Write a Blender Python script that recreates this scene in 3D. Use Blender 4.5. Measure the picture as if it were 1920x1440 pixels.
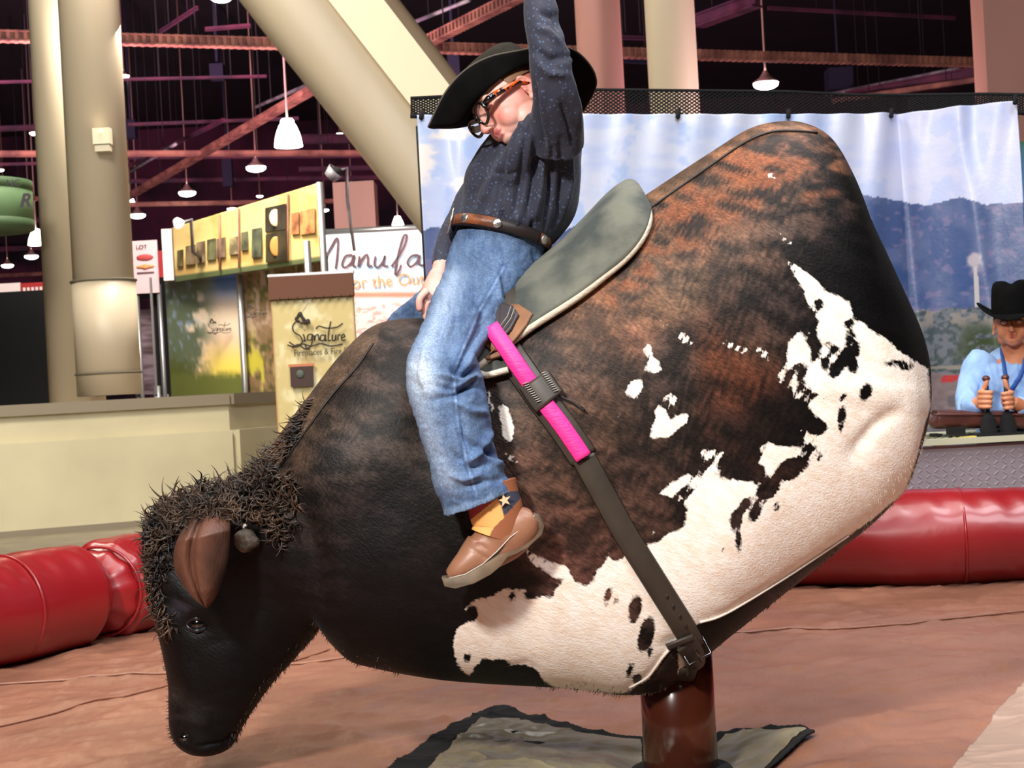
import bpy, bmesh, math, random
import numpy as np
from mathutils import Vector, Matrix
from mathutils.bvhtree import BVHTree
for o in list(bpy.data.objects): bpy.data.objects.remove(o)
random.seed(7); rng=np.random.default_rng(11)
S=bpy.context.scene; COL=S.collection
# ------------------------------------------------ camera, world, lights, exposure
FPX=3000.0; CX,CY=960.0,720.0; EYE=1.1; TH=math.radians(3.1); CS,SN=math.cos(TH),math.sin(TH)
cam_d=bpy.data.cameras.new('camera'); cam=bpy.data.objects.new('camera',cam_d); COL.objects.link(cam)
cam_d.sensor_width=36; cam_d.lens=FPX/1920*36
cam.matrix_world=Matrix(((CS,SN,0,0),(0,0,-1,0),(-SN,CS,0,EYE),(0,0,0,1)))
cam_d.dof.use_dof=True; cam_d.dof.focus_distance=3.35; cam_d.dof.aperture_fstop=15; cam_d.clip_end=300
S.camera=cam
S.view_settings.view_transform='Standard'; S.view_settings.look='None'; S.view_settings.gamma=1
S.view_settings.use_curve_mapping=False; S.view_settings.exposure=0.3
W=bpy.data.worlds.new('hall_air'); S.world=W; W.use_nodes=True
W.node_tree.nodes['Background'].inputs[0].default_value=(0.010,0.004,0.010,1)
W.node_tree.nodes['Background'].inputs[1].default_value=0.6
def area(name,loc,target,size,power,col,size_y=None):
    d=bpy.data.lights.new(name,'AREA'); d.energy=power; d.color=col; d.size=size
    if size_y: d.shape='RECTANGLE'; d.size_y=size_y
    o=bpy.data.objects.new(name,d); COL.objects.link(o); o.location=loc
    o.rotation_euler=(Vector(target)-Vector(loc)).to_track_quat('-Z','Y').to_euler(); return o
area('arena_spotlight',(-2.2,-1.4,4.3),(0.2,3.5,1.0),0.55,400,(1.0,0.95,0.88))
area('high_hall_fill',(1.5,-0.5,6.5),(0.3,3.6,0.6),2.6,280,(0.93,0.95,1.0))  # unseen soft fill added above, in place of the many ceiling lamps
area('overhead_hall_fill',(0.3,4.4,6.2),(0.3,4.4,0.0),3.5,200,(1.0,0.95,0.9))  # added overhead fill, proxy for ceiling fixtures out of view
area('backdrop_fill',(2.0,4.0,5.6),(1.6,8.0,1.4),1.6,95,(0.88,0.93,1.0))  # added light washing the backdrop banner, no fixture modelled
area('booth_front_fill',(-3.3,15.7,5.0),(-3.5,18.6,1.2),1.2,250,(1.0,0.92,0.8))  # added to brighten the mural, not a booth fixture
area('booth_hall_fill',(-4.0,7.0,7.5),(-5.0,15.0,1.2),2.5,680,(1.0,0.92,0.78))  # added fill brightening the low wall and banner stand
area('far_booth_fill',(-3.0,14.5,7.5),(-4.0,21.0,2.0),2.5,450,(1.0,0.93,0.82))  # added fill over the farther booths
area('rear_hall_fill',(4.0,16.0,1.2),(3.0,26.0,8.0),3.0,600,(1.0,0.7,0.75))  # added pinkish fill lifting the rear of the hall
area('left_rear_hall_fill',(-9.0,24.0,1.5),(-8.0,38.0,8.5),3.0,4200,(1.0,0.55,0.7))  # added fill that lifts the purple of the back wall
# ------------------------------------------------ helpers
def P(px,py,D):
    u=(px-CX)/FPX*D; v=(CY-py)/FPX*D
    return Vector((u*CS+v*SN, D, EYE-u*SN+v*CS))
def Pz(px,py,z):
    u=(px-CX)/FPX; v=(CY-py)/FPX; k=-u*SN+v*CS
    return P(px,py,(z-EYE)/k)
def proj(co):
    co=np.asarray(co); x=co[:,0]; y=np.maximum(co[:,1],.1); z=co[:,2]-EYE
    return CX+FPX*(x*CS-z*SN)/y, CY-FPX*(x*SN+z*CS)/y
def lin(c):
    return tuple(((v/255)/12.92 if v/255<=0.04045 else (((v/255)+0.055)/1.055)**2.4) for v in c[:3])
def linA(a):
    a=np.clip(np.asarray(a,float)/255,0,1); return np.where(a<=0.04045,a/12.92,((a+0.055)/1.055)**2.4)
def _h(ix,iy,seed):
    n=(ix.astype(np.int64)*374761393+iy.astype(np.int64)*668265263+seed*974634777)&0x7fffffff
    n=((n^(n>>13))*1274126177)&0x7fffffff; return ((n^(n>>16))&0xffff)/65535.0
def vnoise(x,y,seed=0):
    x=np.asarray(x,float); y=np.asarray(y,float); ix=np.floor(x); iy=np.floor(y); fx=x-ix; fy=y-iy
    fx=fx*fx*(3-2*fx); fy=fy*fy*(3-2*fy)
    a=_h(ix,iy,seed);b=_h(ix+1,iy,seed);c=_h(ix,iy+1,seed);d=_h(ix+1,iy+1,seed)
    return (a*(1-fx)+b*fx)*(1-fy)+(c*(1-fx)+d*fx)*fy
def fbm(x,y,seed=0,o=4):
    s=0;a=.5;t=0
    for k in range(o): s=s+a*vnoise(x*2**k,y*2**k,seed+k*17); t+=a; a*=.5
    return s/t
def sstep(a,b,x):
    t=np.clip((x-a)/(b-a),0,1); return t*t*(3-2*t)
def poly_sdf(x,y,poly):   # positive inside
    p=np.asarray(poly,float); q=np.roll(p,-1,0); d=np.full(x.shape,1e9); ins=np.zeros(x.shape,bool)
    for (ax,ay),(bx,by) in zip(p,q):
        ex,ey=bx-ax,by-ay; wx,wy=x-ax,y-ay
        t=np.clip((wx*ex+wy*ey)/(ex*ex+ey*ey+1e-9),0,1)
        d=np.minimum(d,np.hypot(wx-ex*t,wy-ey*t))
        c=((ay>y)!=(by>y))&(x<(bx-ax)*(y-ay)/(by-ay+1e-12)+ax); ins^=c
    return np.where(ins,d,-d)
def line_dist(x,y,pl):
    d=np.full(x.shape,1e9); tt=np.zeros(x.shape); n=len(pl)-1
    for i in range(n):
        (ax,ay),(bx,by)=pl[i][:2],pl[i+1][:2]; ex,ey=bx-ax,by-ay; wx,wy=x-ax,y-ay
        t=np.clip((wx*ex+wy*ey)/(ex*ex+ey*ey+1e-9),0,1); dd=np.hypot(wx-ex*t,wy-ey*t)
        m=dd<d; d=np.where(m,dd,d); tt=np.where(m,(i+t)/n,tt)
    return d,tt
def catmull(pts,k):
    p=np.asarray(pts,float); n=len(p); out=[]
    for i in range(n-1):
        p0=p[max(i-1,0)];p1=p[i];p2=p[i+1];p3=p[min(i+2,n-1)]
        for j in range(k):
            t=j/k; out.append(0.5*((2*p1)+(-p0+p2)*t+(2*p0-5*p1+4*p2-p3)*t*t+(-p0+3*p1-3*p2+p3)*t**3))
    out.append(p[-1]); return np.array(out)
def catmull_at(p,s):
    n=len(p); i=int(min(max(math.floor(s),0),n-2)); t=s-i
    p0=p[max(i-1,0)];p1=p[i];p2=p[i+1];p3=p[min(i+2,n-1)]
    return 0.5*((2*p1)+(-p0+p2)*t+(2*p0-5*p1+4*p2-p3)*t*t+(-p0+3*p1-3*p2+p3)*t**3)
# ---- materials
def mat(name,rgb,rough=.6,metal=0,bump=None,var=None,sheen=0,coat=0,emit=None,alpha=None,trans=0,attr=None,spec=.5):
    m=bpy.data.materials.new(name); m.use_nodes=True; nt=m.node_tree; b=nt.nodes['Principled BSDF']
    b.inputs['Base Color'].default_value=(*lin(rgb),1); b.inputs['Roughness'].default_value=rough; b.inputs['Metallic'].default_value=metal
    b.inputs['Specular IOR Level'].default_value=spec
    if sheen: b.inputs['Sheen Weight'].default_value=sheen
    if coat: b.inputs['Coat Weight'].default_value=coat; b.inputs['Coat Roughness'].default_value=.15
    if trans: b.inputs['Transmission Weight'].default_value=trans
    if alpha is not None: b.inputs['Alpha'].default_value=alpha
    if emit: b.inputs['Emission Color'].default_value=(*lin(emit[0]),1); b.inputs['Emission Strength'].default_value=emit[1]
    tc=nt.nodes.new('ShaderNodeTexCoord')
    def noise(scale,stretch=(1,1,1),detail=4):
        mp=nt.nodes.new('ShaderNodeMapping'); mp.inputs['Scale'].default_value=stretch; nt.links.new(tc.outputs['Object'],mp.inputs[0])
        n=nt.nodes.new('ShaderNodeTexNoise'); n.inputs['Scale'].default_value=scale; n.inputs['Detail'].default_value=detail
        nt.links.new(mp.outputs[0],n.inputs['Vector']); return n
    src=None
    if attr:
        a=nt.nodes.new('ShaderNodeAttribute'); a.attribute_name=attr; src=a.outputs['Color']; nt.links.new(src,b.inputs['Base Color'])
    if var:   # (rgb2, scale, stretch, lo, hi)
        n=noise(var[1],var[2]); r=nt.nodes.new('ShaderNodeMapRange'); r.inputs[1].default_value=var[3]; r.inputs[2].default_value=var[4]
        nt.links.new(n.outputs['Fac'],r.inputs[0]); mx=nt.nodes.new('ShaderNodeMix'); mx.data_type='RGBA'
        nt.links.new(r.outputs[0],mx.inputs[0])
        if src is not None:
            mx.blend_type='MULTIPLY'; nt.links.new(src,mx.inputs[6]); mx.inputs[7].default_value=(*lin(var[0]),1)
        else:
            mx.inputs[6].default_value=(*lin(rgb),1); mx.inputs[7].default_value=(*lin(var[0]),1)
        nt.links.new(mx.outputs[2],b.inputs['Base Color'])
    if bump:  # (scale, strength, dist, stretch)
        n=noise(bump[0],bump[3] if len(bump)>3 else (1,1,1)); bp=nt.nodes.new('ShaderNodeBump')
        bp.inputs['Strength'].default_value=bump[1]; bp.inputs['Distance'].default_value=bump[2]
        nt.links.new(n.outputs['Fac'],bp.inputs['Height']); nt.links.new(bp.outputs[0],b.inputs['Normal'])
    return m
# ---- objects
def tag(o,label=None,cat=None,group=None,kind=None):
    if label: o['label']=label
    if cat: o['category']=cat
    if group: o['group']=group
    if kind: o['kind']=kind
    return o
def thing(name,label,cat,loc=(0,0,0),group=None):
    o=bpy.data.objects.new(name,None); COL.objects.link(o); o.location=loc; o.empty_display_size=.05; return tag(o,label,cat,group)
def mk(name,vf,m,parent=None,smooth=True,label=None,attrs=None):
    v,f=vf; me=bpy.data.meshes.new(name); me.from_pydata([tuple(map(float,a)) for a in v],[],[tuple(int(i) for i in q) for q in f]); me.update()
    o=bpy.data.objects.new(name,me); COL.objects.link(o)
    bm=bmesh.new(); bm.from_mesh(me); bmesh.ops.recalc_face_normals(bm,faces=bm.faces); bm.to_mesh(me); bm.free()
    me.polygons.foreach_set('use_smooth',[smooth]*len(me.polygons))
    if m: me.materials.append(m)
    if parent is not None: setpar(o,parent)
    if label: o['label']=label
    if attrs: put_attrs(me,attrs)
    return o
def setpar(o,parent):
    o.parent=parent; M=Matrix.Translation(parent.location)
    pp=parent.parent
    while pp is not None: M=Matrix.Translation(pp.location)@M; pp=pp.parent
    o.matrix_parent_inverse=M.inverted()
def put_attrs(me,attrs):
    for k,a in attrs.items():
        a=np.asarray(a,float)
        if a.ndim==2:
            at=me.color_attributes.new(k,'FLOAT_COLOR','POINT'); c=np.ones((len(a),4)); c[:,:3]=a; at.data.foreach_set('color',c.ravel())
        else:
            at=me.attributes.new(k,'FLOAT','POINT'); at.data.foreach_set('value',a)
def mks(name,vfs,m,parent,smooth=True,label=None): return [mk(name,vf,m,parent,smooth,label) for vf in vfs]
def join(*vfs):
    V=[];Fc=[]
    for v,f in vfs:
        n=len(V); V+= [tuple(a) for a in v]; Fc+=[tuple(i+n for i in q) for q in f]
    return V,Fc
def box(c,s,rot=None):
    V=[Vector((x*s[0]/2,y*s[1]/2,z*s[2]/2)) for x in(-1,1) for y in(-1,1) for z in(-1,1)]
    if rot: V=[rot@v for v in V]
    V=[v+Vector(c) for v in V]
    return V,[(0,1,3,2),(4,6,7,5),(0,4,5,1),(2,3,7,6),(0,2,6,4),(1,5,7,3)]
def cyl(a,b,r,r2=None,n=20,cap=True):
    a=Vector(a);b=Vector(b);r2=r if r2 is None else r2; d=(b-a).normalized()
    x=d.orthogonal().normalized(); y=d.cross(x); V=[];Fc=[]
    for q,rr in((a,r),(b,r2)):
        for k in range(n):
            t=2*math.pi*k/n; V.append(q+x*math.cos(t)*rr+y*math.sin(t)*rr)
    for k in range(n): Fc.append((k,(k+1)%n,n+(k+1)%n,n+k))
    if cap: Fc.append(tuple(range(n))[::-1]); Fc.append(tuple(range(n,2*n)))
    return V,Fc
def lathe(c,prof,axis=(0,0,1),n=32,sc=(1,1)):
    ax=Vector(axis).normalized(); x=ax.orthogonal().normalized() if abs(ax.z)<.99 else Vector((1,0,0)); y=ax.cross(x); V=[];Fc=[]
    for r,h in prof:
        for k in range(n):
            t=2*math.pi*k/n; V.append(Vector(c)+ax*h+x*math.cos(t)*r*sc[0]+y*math.sin(t)*r*sc[1])
    for i in range(len(prof)-1):
        for k in range(n): Fc.append((i*n+k,i*n+(k+1)%n,(i+1)*n+(k+1)%n,(i+1)*n+k))
    return V,Fc
def tube(pts,r,n=10,closed=False,flat=None):
    pts=[Vector(p) for p in pts]; N=len(pts); V=[];Fc=[]; prev=None
    for i,p in enumerate(pts):
        if closed: d=(pts[(i+1)%N]-pts[i-1])
        else: d=pts[min(i+1,N-1)]-pts[max(i-1,0)]
        d.normalize()
        x=(prev-d*prev.dot(d)) if prev is not None else d.cross(Vector((0,1,0)))
        if x.length<1e-4: x=d.orthogonal()
        x.normalize(); prev=x; y=d.cross(x); rr=r[i] if hasattr(r,'__len__') else r
        for k in range(n):
            t=2*math.pi*k/n; V.append(p+x*math.cos(t)*rr+y*math.sin(t)*rr*(flat or 1))
    for i in range(N if closed else N-1):
        j=(i+1)%N
        for k in range(n): Fc.append((i*n+k,i*n+(k+1)%n,j*n+(k+1)%n,j*n+k))
    if not closed: Fc.append(tuple(range(n))); Fc.append(tuple(range((N-1)*n,N*n))[::-1])
    return V,Fc
def limb(rings,k=5,n=28,cap=True,p=1.0,D_is_depth=True):
    # rings: (px,py,D,half width in px, half depth in m)
    R=catmull(rings,k); C=[P(a[0],a[1],a[2]) for a in R]; N=len(R); V=[];Fc=[]
    for i,a in enumerate(R):
        d=(C[min(i+1,N-1)]-C[max(i-1,0)]).normalized(); x=d.cross(Vector((0,1,0))); x.normalize(); y=d.cross(x)
        rx=max(a[3],.5)*a[2]/FPX; ry=max(a[4],.001)
        for q in range(n):
            t=2*math.pi*q/n; c,s=math.cos(t),math.sin(t)
            V.append(C[i]+x*rx*math.copysign(abs(c)**p,c)+y*ry*math.copysign(abs(s)**p,s))
    for i in range(N-1):
        for q in range(n): Fc.append((i*n+q,i*n+(q+1)%n,(i+1)*n+(q+1)%n,(i+1)*n+q))
    if cap: Fc.append(tuple(range(n))); Fc.append(tuple(range((N-1)*n,N*n))[::-1])
    return V,Fc
def ell(c,r,fr=None,n=20):
    V=[];Fc=[]; c=Vector(c); fr=fr or Matrix.Identity(3); m=n//2
    for i in range(1,m):
        ph=math.pi*i/m
        for k in range(n):
            t=2*math.pi*k/n; V.append(c+fr@Vector((r[0]*math.sin(ph)*math.cos(t),r[1]*math.sin(ph)*math.sin(t),r[2]*math.cos(ph))))
    for i in range(m-2):
        for k in range(n): Fc.append((i*n+k,i*n+(k+1)%n,(i+1)*n+(k+1)%n,(i+1)*n+k))
    V.append(c+fr@Vector((0,0,r[2]))); V.append(c-fr@Vector((0,0,r[2]))); a=len(V)-2
    for k in range(n): Fc.append((a,(k+1)%n,k)); Fc.append((a+1,(m-2)*n+k,(m-2)*n+(k+1)%n))
    return V,Fc
def prism(poly3,off):
    n=len(poly3); V=[Vector(p) for p in poly3]+[Vector(p)+Vector(off) for p in poly3]
    Fc=[tuple(range(n)),tuple(range(n,2*n))[::-1]]+[(k,(k+1)%n,n+(k+1)%n,n+k) for k in range(n)]
    return V,Fc
def fuse(name,vfs,voxel,m,parent=None,smooth=4,disp=None,attrf=None,label=None):
    v,f=join(*vfs); me=bpy.data.meshes.new('t'); me.from_pydata([tuple(a) for a in v],[],f)
    bm=bmesh.new(); bm.from_mesh(me); bmesh.ops.recalc_face_normals(bm,faces=bm.faces); bm.to_mesh(me); bm.free()
    t=bpy.data.objects.new('t',me); COL.objects.link(t)
    r=t.modifiers.new('r','REMESH'); r.mode='VOXEL'; r.voxel_size=voxel
    if smooth: s=t.modifiers.new('s','SMOOTH'); s.iterations=smooth; s.factor=.6
    dg=bpy.context.evaluated_depsgraph_get(); dg.update()
    out=bpy.data.meshes.new_from_object(t.evaluated_get(dg)); bpy.data.objects.remove(t)
    n=len(out.vertices); co=np.empty(n*3); out.vertices.foreach_get('co',co); co=co.reshape(-1,3)
    if disp is not None:
        no=np.empty(n*3); out.vertices.foreach_get('normal',no); no=no.reshape(-1,3)
        co=disp(co,no); out.vertices.foreach_set('co',co.ravel())
    out.name=name; out.materials.clear(); out.materials.append(m); out.polygons.foreach_set('use_smooth',[True]*len(out.polygons))
    o=bpy.data.objects.new(name,out); COL.objects.link(o)
    if parent is not None: setpar(o,parent)
    if label: o['label']=label
    if attrf is not None: put_attrs(out,{'col':attrf(co)})
    out.update(); return o
def folds(co,no,fl,front=True):
    # fl: (polyline in photo px, width px, height m); carved into the side facing the viewer's side of the arena
    px,py=proj(co); wgt=np.clip(-no[:,1]*1.6+.25,0,1) if front else 1; h=np.zeros(len(co))
    for pl,w,a in fl:
        d,t=line_dist(px,py,pl); h+=a*np.exp(-(d/w)**2)*np.sin(np.clip(t,0.02,.98)*math.pi)**.5
    return co+no*(h*wgt)[:,None]
def grid_obj(name,xs,ys,fn,m,parent=None,cf=None,label=None,thick=None):
    V=[fn(a,b) for b in ys for a in xs]; nx=len(xs); ny=len(ys)
    Fc=[(j*nx+i,j*nx+i+1,(j+1)*nx+i+1,(j+1)*nx+i) for j in range(ny-1) for i in range(nx-1)]
    co=np.array([tuple(v) for v in V]); at={'col':cf(co)} if cf else None
    o=mk(name,(V,Fc),m,parent,label=label,attrs=at)
    if thick: s=o.modifiers.new('solid','SOLIDIFY'); s.thickness=thick; s.offset=0
    return o
def text(name,s,size,org,right,up,m,parent,shear=0,ext=.002,bold=0,label=None,sx=1):
    c=bpy.data.curves.new(name,'FONT'); c.body=s; c.size=size; c.shear=shear; c.extrude=ext; c.offset=bold
    t=bpy.data.objects.new('t',c); COL.objects.link(t); dg=bpy.context.evaluated_depsgraph_get(); dg.update()
    me=bpy.data.meshes.new_from_object(t.evaluated_get(dg)); bpy.data.objects.remove(t)
    r=Vector(right).normalized(); u=Vector(up).normalized(); nrm=r.cross(u)
    M=Matrix(((r.x*sx,u.x,nrm.x,org[0]),(r.y*sx,u.y,nrm.y,org[1]),(r.z*sx,u.z,nrm.z,org[2]),(0,0,0,1))); me.transform(M)
    me.materials.clear(); me.materials.append(m); o=bpy.data.objects.new(name,me); COL.objects.link(o)
    if parent is not None: setpar(o,parent)
    if label: o['label']=label
    return o
def strokes(name,pls,D,w,m,parent,k=6,label=None,fn=None):
    vf=[]
    for pl in pls:
        pts=catmull(pl,k); vf.append(tube([ (fn(a[0],a[1]) if fn else P(a[0],a[1],D)) for a in pts],w,6,flat=.5))
    return mk(name,join(*vf),m,parent,label=label)
# ================================================= SETTING
Z_MAT=0.25
m_conc=mat('polished_concrete',(128,118,98),.55,var=((108,98,80),3,(1,1,1),.3,.7),bump=(40,.1,.01))
tag(mk('floor',([(-40,-6,0),(40,-6,0),(40,75,0),(-40,75,0)],[(0,1,2,3)]),m_conc,smooth=False),kind='structure')
m_ceil=mat('dark_ceiling_deck',(30,14,26),.9,var=((14,7,14),.6,(1,1,1),.35,.65))
tag(mk('ceiling',box((0,34,13.2),(90,82,.3)),m_ceil,smooth=False),kind='structure')
m_wall=mat('dark_hall_wall',(84,34,60),.9,var=((22,9,22),.35,(1,1,1),.4,.6))  # purple haze of the hall put into the wall colour
tag(mk('wall_back',box((0,70,6.6),(90,.4,13.2)),m_wall,smooth=False),kind='structure')
# ---- ceiling steel
m_rust=mat('warm_brown_steel',(150,104,84),.7,var=((96,58,50),2.5,(1,1,1),.35,.65))  # reddish-brown steel, mottled darker at random
m_purp=mat('purple_lit_steel',(92,38,62),.7,var=((50,20,42),1.5,(1,1,1),.35,.65))  # purplish hall light put into the girders' base colour
m_blue=mat('navy_steel',(20,18,46),.8)
m_gal=mat('galvanised_duct',(150,150,150),.5,metal=.2,var=((105,100,110),3,(1,1,1),.4,.6))
m_hang=mat('dark_hanger_rod',(12,9,16),.8)
def beam(name,a,b,z,tpx,m,label,cat='beam',rib=False,kind='box'):
    A=Pz(*a,z); B=Pz(*b,z); t=tpx*(A.y+B.y)/2/FPX; e=thing(name,label,cat,tuple((A+B)/2),'steel beams under the hall ceiling')
    d=(B-A); L=d.length; dn=d.normalized(); rot=Matrix((dn,Vector((0,0,1)).cross(dn),Vector((0,0,1)))).transposed()
    if kind=='box':
        mk('web',box((A+B)/2,(L,t*.5,t),rot),m,e,smooth=False)
        mk('flange',join(box((A+B)/2+Vector((0,0,t*.45)),(L,t*1.1,t*.14),rot),box((A+B)/2-Vector((0,0,t*.45)),(L,t*1.1,t*.14),rot)),m,e,smooth=False)
    else: mk('pipe',cyl(A,B,t/2,n=14),m,e)
    if rib:
        n=int(L/(t*.8)); mk('ribs',join(*[box(A+d*((i+.5)/n),(t*.35,t*1.05,t*1.15),rot) for i in range(n)]),m,e,smooth=False)
    n=max(2,int(L/6)); mks('hanger',([cyl(A+d*((i+.5)/n),Vector(((A+d*((i+.5)/n)).x,(A+d*((i+.5)/n)).y,13.1)),.012,n=5) for i in range(n)]),m_hang,e)
    return e
beam('cable_tray',(-60,66),(2000,122),7,17,m_rust,'long ribbed rust-brown cable tray crossing the top of the hall ceiling',rib=True)
beam('ceiling_beam',(-60,289),(800,287),7,10,m_rust,'brown steel beam level with the small lamps behind the left columns')
beam('ceiling_beam',(232,374),(620,148),7,12,m_rust,'slanting tan steel beam rising from the columns to the diagonal brace')
beam('ceiling_beam',(765,96),(1080,-62),7,19,m_rust,'thick ribbed orange-brown beam rising right of the diagonal brace',rib=True)
beam('ceiling_beam',(235,384),(640,377),7,8,m_rust,'low brown beam just above the yellow booth fascia')
beam('ceiling_beam',(-60,520),(110,512),7,7,m_rust,'short brown beam seen low at the far left edge')
beam('ceiling_beam',(230,149),(500,143),8,5,m_purp,'thin maroon beam right of the left column')
beam('ceiling_beam',(-40,155),(90,152),8,5,m_purp,'thin maroon beam left of the left column')
beam('ceiling_beam',(240,234),(560,222),8,6,m_purp,'maroon beam above the slanting tan beam')
beam('ceiling_beam',(-40,243),(90,238),8,9,m_purp,'maroon beam behind the left column beside the small lamp')
beam('ceiling_beam',(1440,15),(1790,34),8,6,m_purp,'thin violet beam high at the upper right')
beam('ceiling_beam',(1310,40),(1420,0),8,24,m_purp,'broad violet duct beam right of the cream round column')
beam('ceiling_beam',(1560,190),(1850,147),8,9,m_rust,'slanting tan beam low behind the black net at right')
beam('ceiling_beam',(1550,178),(1800,128),8.4,8,m_gal,'pale grey duct run behind the black net at right',kind='pipe')
beam('ceiling_beam',(1590,182),(1840,135),8.2,20,m_purp,'dark red beam between pale duct and tan beam at right')
beam('ceiling_beam',(240,296),(790,293),7.6,5,m_purp,'maroon beam tucked under the brown beam behind the big bell lamp')
beam('ceiling_beam',(560,318),(790,312),8,8,m_purp,'maroon beam right of the big bell lamp')
beam('ceiling_beam',(560,262),(760,258),9,16,m_purp,'wide dim red beam behind the diagonal brace')
beam('ceiling_beam',(240,340),(760,332),8,7,m_purp,'dim maroon beam above the booth lamps')
beam('ceiling_beam',(-60,310),(90,306),7.6,5,m_purp,'dim maroon beam left of the columns under the brown beam')
beam('ceiling_beam',(-60,420),(90,412),8,9,m_purp,'dim maroon beam behind the green hanging sign')
beam('ceiling_beam',(-60,470),(90,464),8,9,m_purp,'dim maroon beam behind the left bell lamp')
beam('ceiling_beam',(-60,397),(70,372),7.4,7,m_rust,'curving tan beam end beside the left bell lamp')
beam('ceiling_beam',(480,200),(600,150),7.6,7,m_gal,'grey conduit bundle left of the diagonal brace',kind='pipe')
beam('ceiling_beam',(240,312),(420,225),7.6,6,m_purp,'violet strut rising parallel to the tan beam')
beam('ceiling_beam',(245,322),(330,270),7.2,6,m_gal,'short pale conduit beside the left column',kind='pipe')
beam('ceiling_beam',(780,40),(880,0),7.6,8,m_gal,'pale grey conduit above the cowboy hat',kind='pipe')
beam('ceiling_beam',(830,52),(960,-8),7.4,6,m_gal,'second thin conduit below the pale grey one',kind='pipe')
beam('ceiling_beam',(1160,70),(1215,72),8,7,m_purp,'red beam stub between the two round columns')
beam('ceiling_beam',(1150,112),(1230,116),8.4,9,m_blue,'navy beam stub between the two round columns')
beam('ceiling_beam',(300,60),(370,14),9,6,m_purp,'short red strut high right of the left column')
beam('ceiling_beam',(385,55),(470,48),9,7,m_purp,'red strut near the top lamp')
for (x0,y0,x1,y1,z,lb) in [(395,121,420,150,9,'navy ceiling box in the middle of the upper left'),(235,225,255,260,9,'navy ceiling box hidden by the left column edge'),(418,292,436,350,8,'tall navy ceiling panel left of the bell lamp'),(840,100,862,160,8,'navy panel left of the cowboy hat crown'),(1550,130,1595,170,9,'navy ceiling box above the black net')]:
    A=Pz((x0+x1)/2,(y0+y1)/2,z); w=(x1-x0)*A.y/FPX; h=(y1-y0)*A.y/FPX; e=thing('ceiling_box',lb,'ceiling box',A,'navy boxes under the ceiling')
    mk('housing',box(A,(w,w,h)),m_blue,e,smooth=False); mk('hanger',cyl(A,(A.x,A.y,13.1),.04,n=6),m_blue,e)
# ---- columns
m_col=mat('cream_column_paint',(190,176,152),.45,var=((178,164,142),1.2,(1,1,.3),.3,.7))
m_colp=mat('pink_lit_column_paint',(170,122,112),.6,var=((150,106,98),1,(1,1,.3),.3,.7))  # pink light of the round column put in the colour; square columns share it
m_seam=mat('column_joint',(96,88,72),.8)
def rcol(name,pxl,pxr,py,D,z0,m,label,collars=(),wide=None):
    c=P((pxl+pxr)/2,py,D); r=(pxr-pxl)/2*D/FPX; e=thing(name,label,'column',(c.x,c.y,z0),'round hall columns')
    mk('shaft',cyl((c.x,c.y,z0),(c.x,c.y,13.1),r,n=48),m,e)
    for cz,cr in collars: mk('collar',lathe((c.x,c.y,cz),[(r*cr,-.012),(r*cr+.012,-.008),(r*cr+.012,.008),(r*cr,.012)],n=48),m_seam,e)
    if wide: mk('sleeve',cyl((c.x,c.y,z0),(c.x,c.y,wide),r*1.06,n=48),m,e)
    return e
zc=lambda px,py,D:P(px,py,D).z
rcol('round_column',113,225,60,15.3,1.2,m_col,'front cream round column standing on the low wall at left',[(zc(200,527,15.3),1.06),(zc(205,700,15.3),1.06)],wide=zc(200,527,15.3))
rcol('round_column',57,160,60,16.4,0,m_col,'rear cream round column half hidden behind the front one')
rcol('round_column',1080,1165,60,16.3,0,m_colp,'pink-lit round column just right of the cowboy hat')
rcol('round_column',1211,1304,60,15.8,0,m_col,'cream round column above the middle of the black net')
def sqcol(x0,x1,py,D,z1,label,top=None):
    a=P((x0+x1)/2,py,D); w=(x1-x0)*D/FPX; h=top or 13.1
    e=thing('square_column',label,'column',(a.x,a.y,0),'pink square columns'); mk('shaft',box((a.x,a.y,h/2),(w,w,h)),m_colp,e,smooth=False); return e
sqcol(1834,1912,60,15,0,'pink square column at the upper right corner')
sqcol(630,706,390,24,0,'pink square column seen below the diagonal brace',top=P(668,345,24).z)
# sensor box on front column
bc=P(192,256,14.95); e=thing('wall_sensor','small cream sensor box with green light on the front column','sensor',bc)
mk('casing',box(bc,(.16,.1,.15)),mat('cream_plastic',(205,195,170),.4),e,smooth=False)
mk('lower_casing',box(bc+Vector((0,.01,-.11)),(.14,.08,.06)),bpy.data.materials['cream_plastic'],e,smooth=False)
mk('status_light',ell(bc+Vector((0,-.055,.04)),(.018,.01,.018)),mat('green_led',(140,255,120),.3,emit=((150,255,120),3)),e)
# ---- diagonal brace
def strut(name,pts0,pts1,D0,D1,m,label):
    pass
e=thing('diagonal_brace','huge cream diagonal steel brace running down behind the rider','brace',P(700,200,13.5))
def slab(q,d0,depth,m,nm,lab=None):
    poly=[P(a,b,d) for (a,b,d) in q]; return mk(nm,prism(poly,(0,depth,0)),m,e,smooth=False,label=lab)
m_brl=mat('cream_brace_light',(226,210,180),.5)
Va=limb([(456,-120,13.6,80,.5),(572,30,13.6,80,.5),(682,175,13.6,76,.48),(794,322,13.6,74,.48),(942,520,13.6,72,.48),(1232,900,13.6,70,.48)],k=2,n=40,p=.75)
mk('lower_chord',Va,m_col,e)
Vb=limb([(560,-150,13.9,55,.35),(800,160,13.9,55,.35),(1300,820,13.9,55,.35)],k=2,n=24,p=.5)
mk('web',Vb,mat('taupe_brace_web',(140,120,98),.6),e)
slab([(526,-115,13.1),(632,-115,13.1),(1000,365,13.1),(1000,492,13.1)],13,.45,m_brl,'upper_chord')
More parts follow.
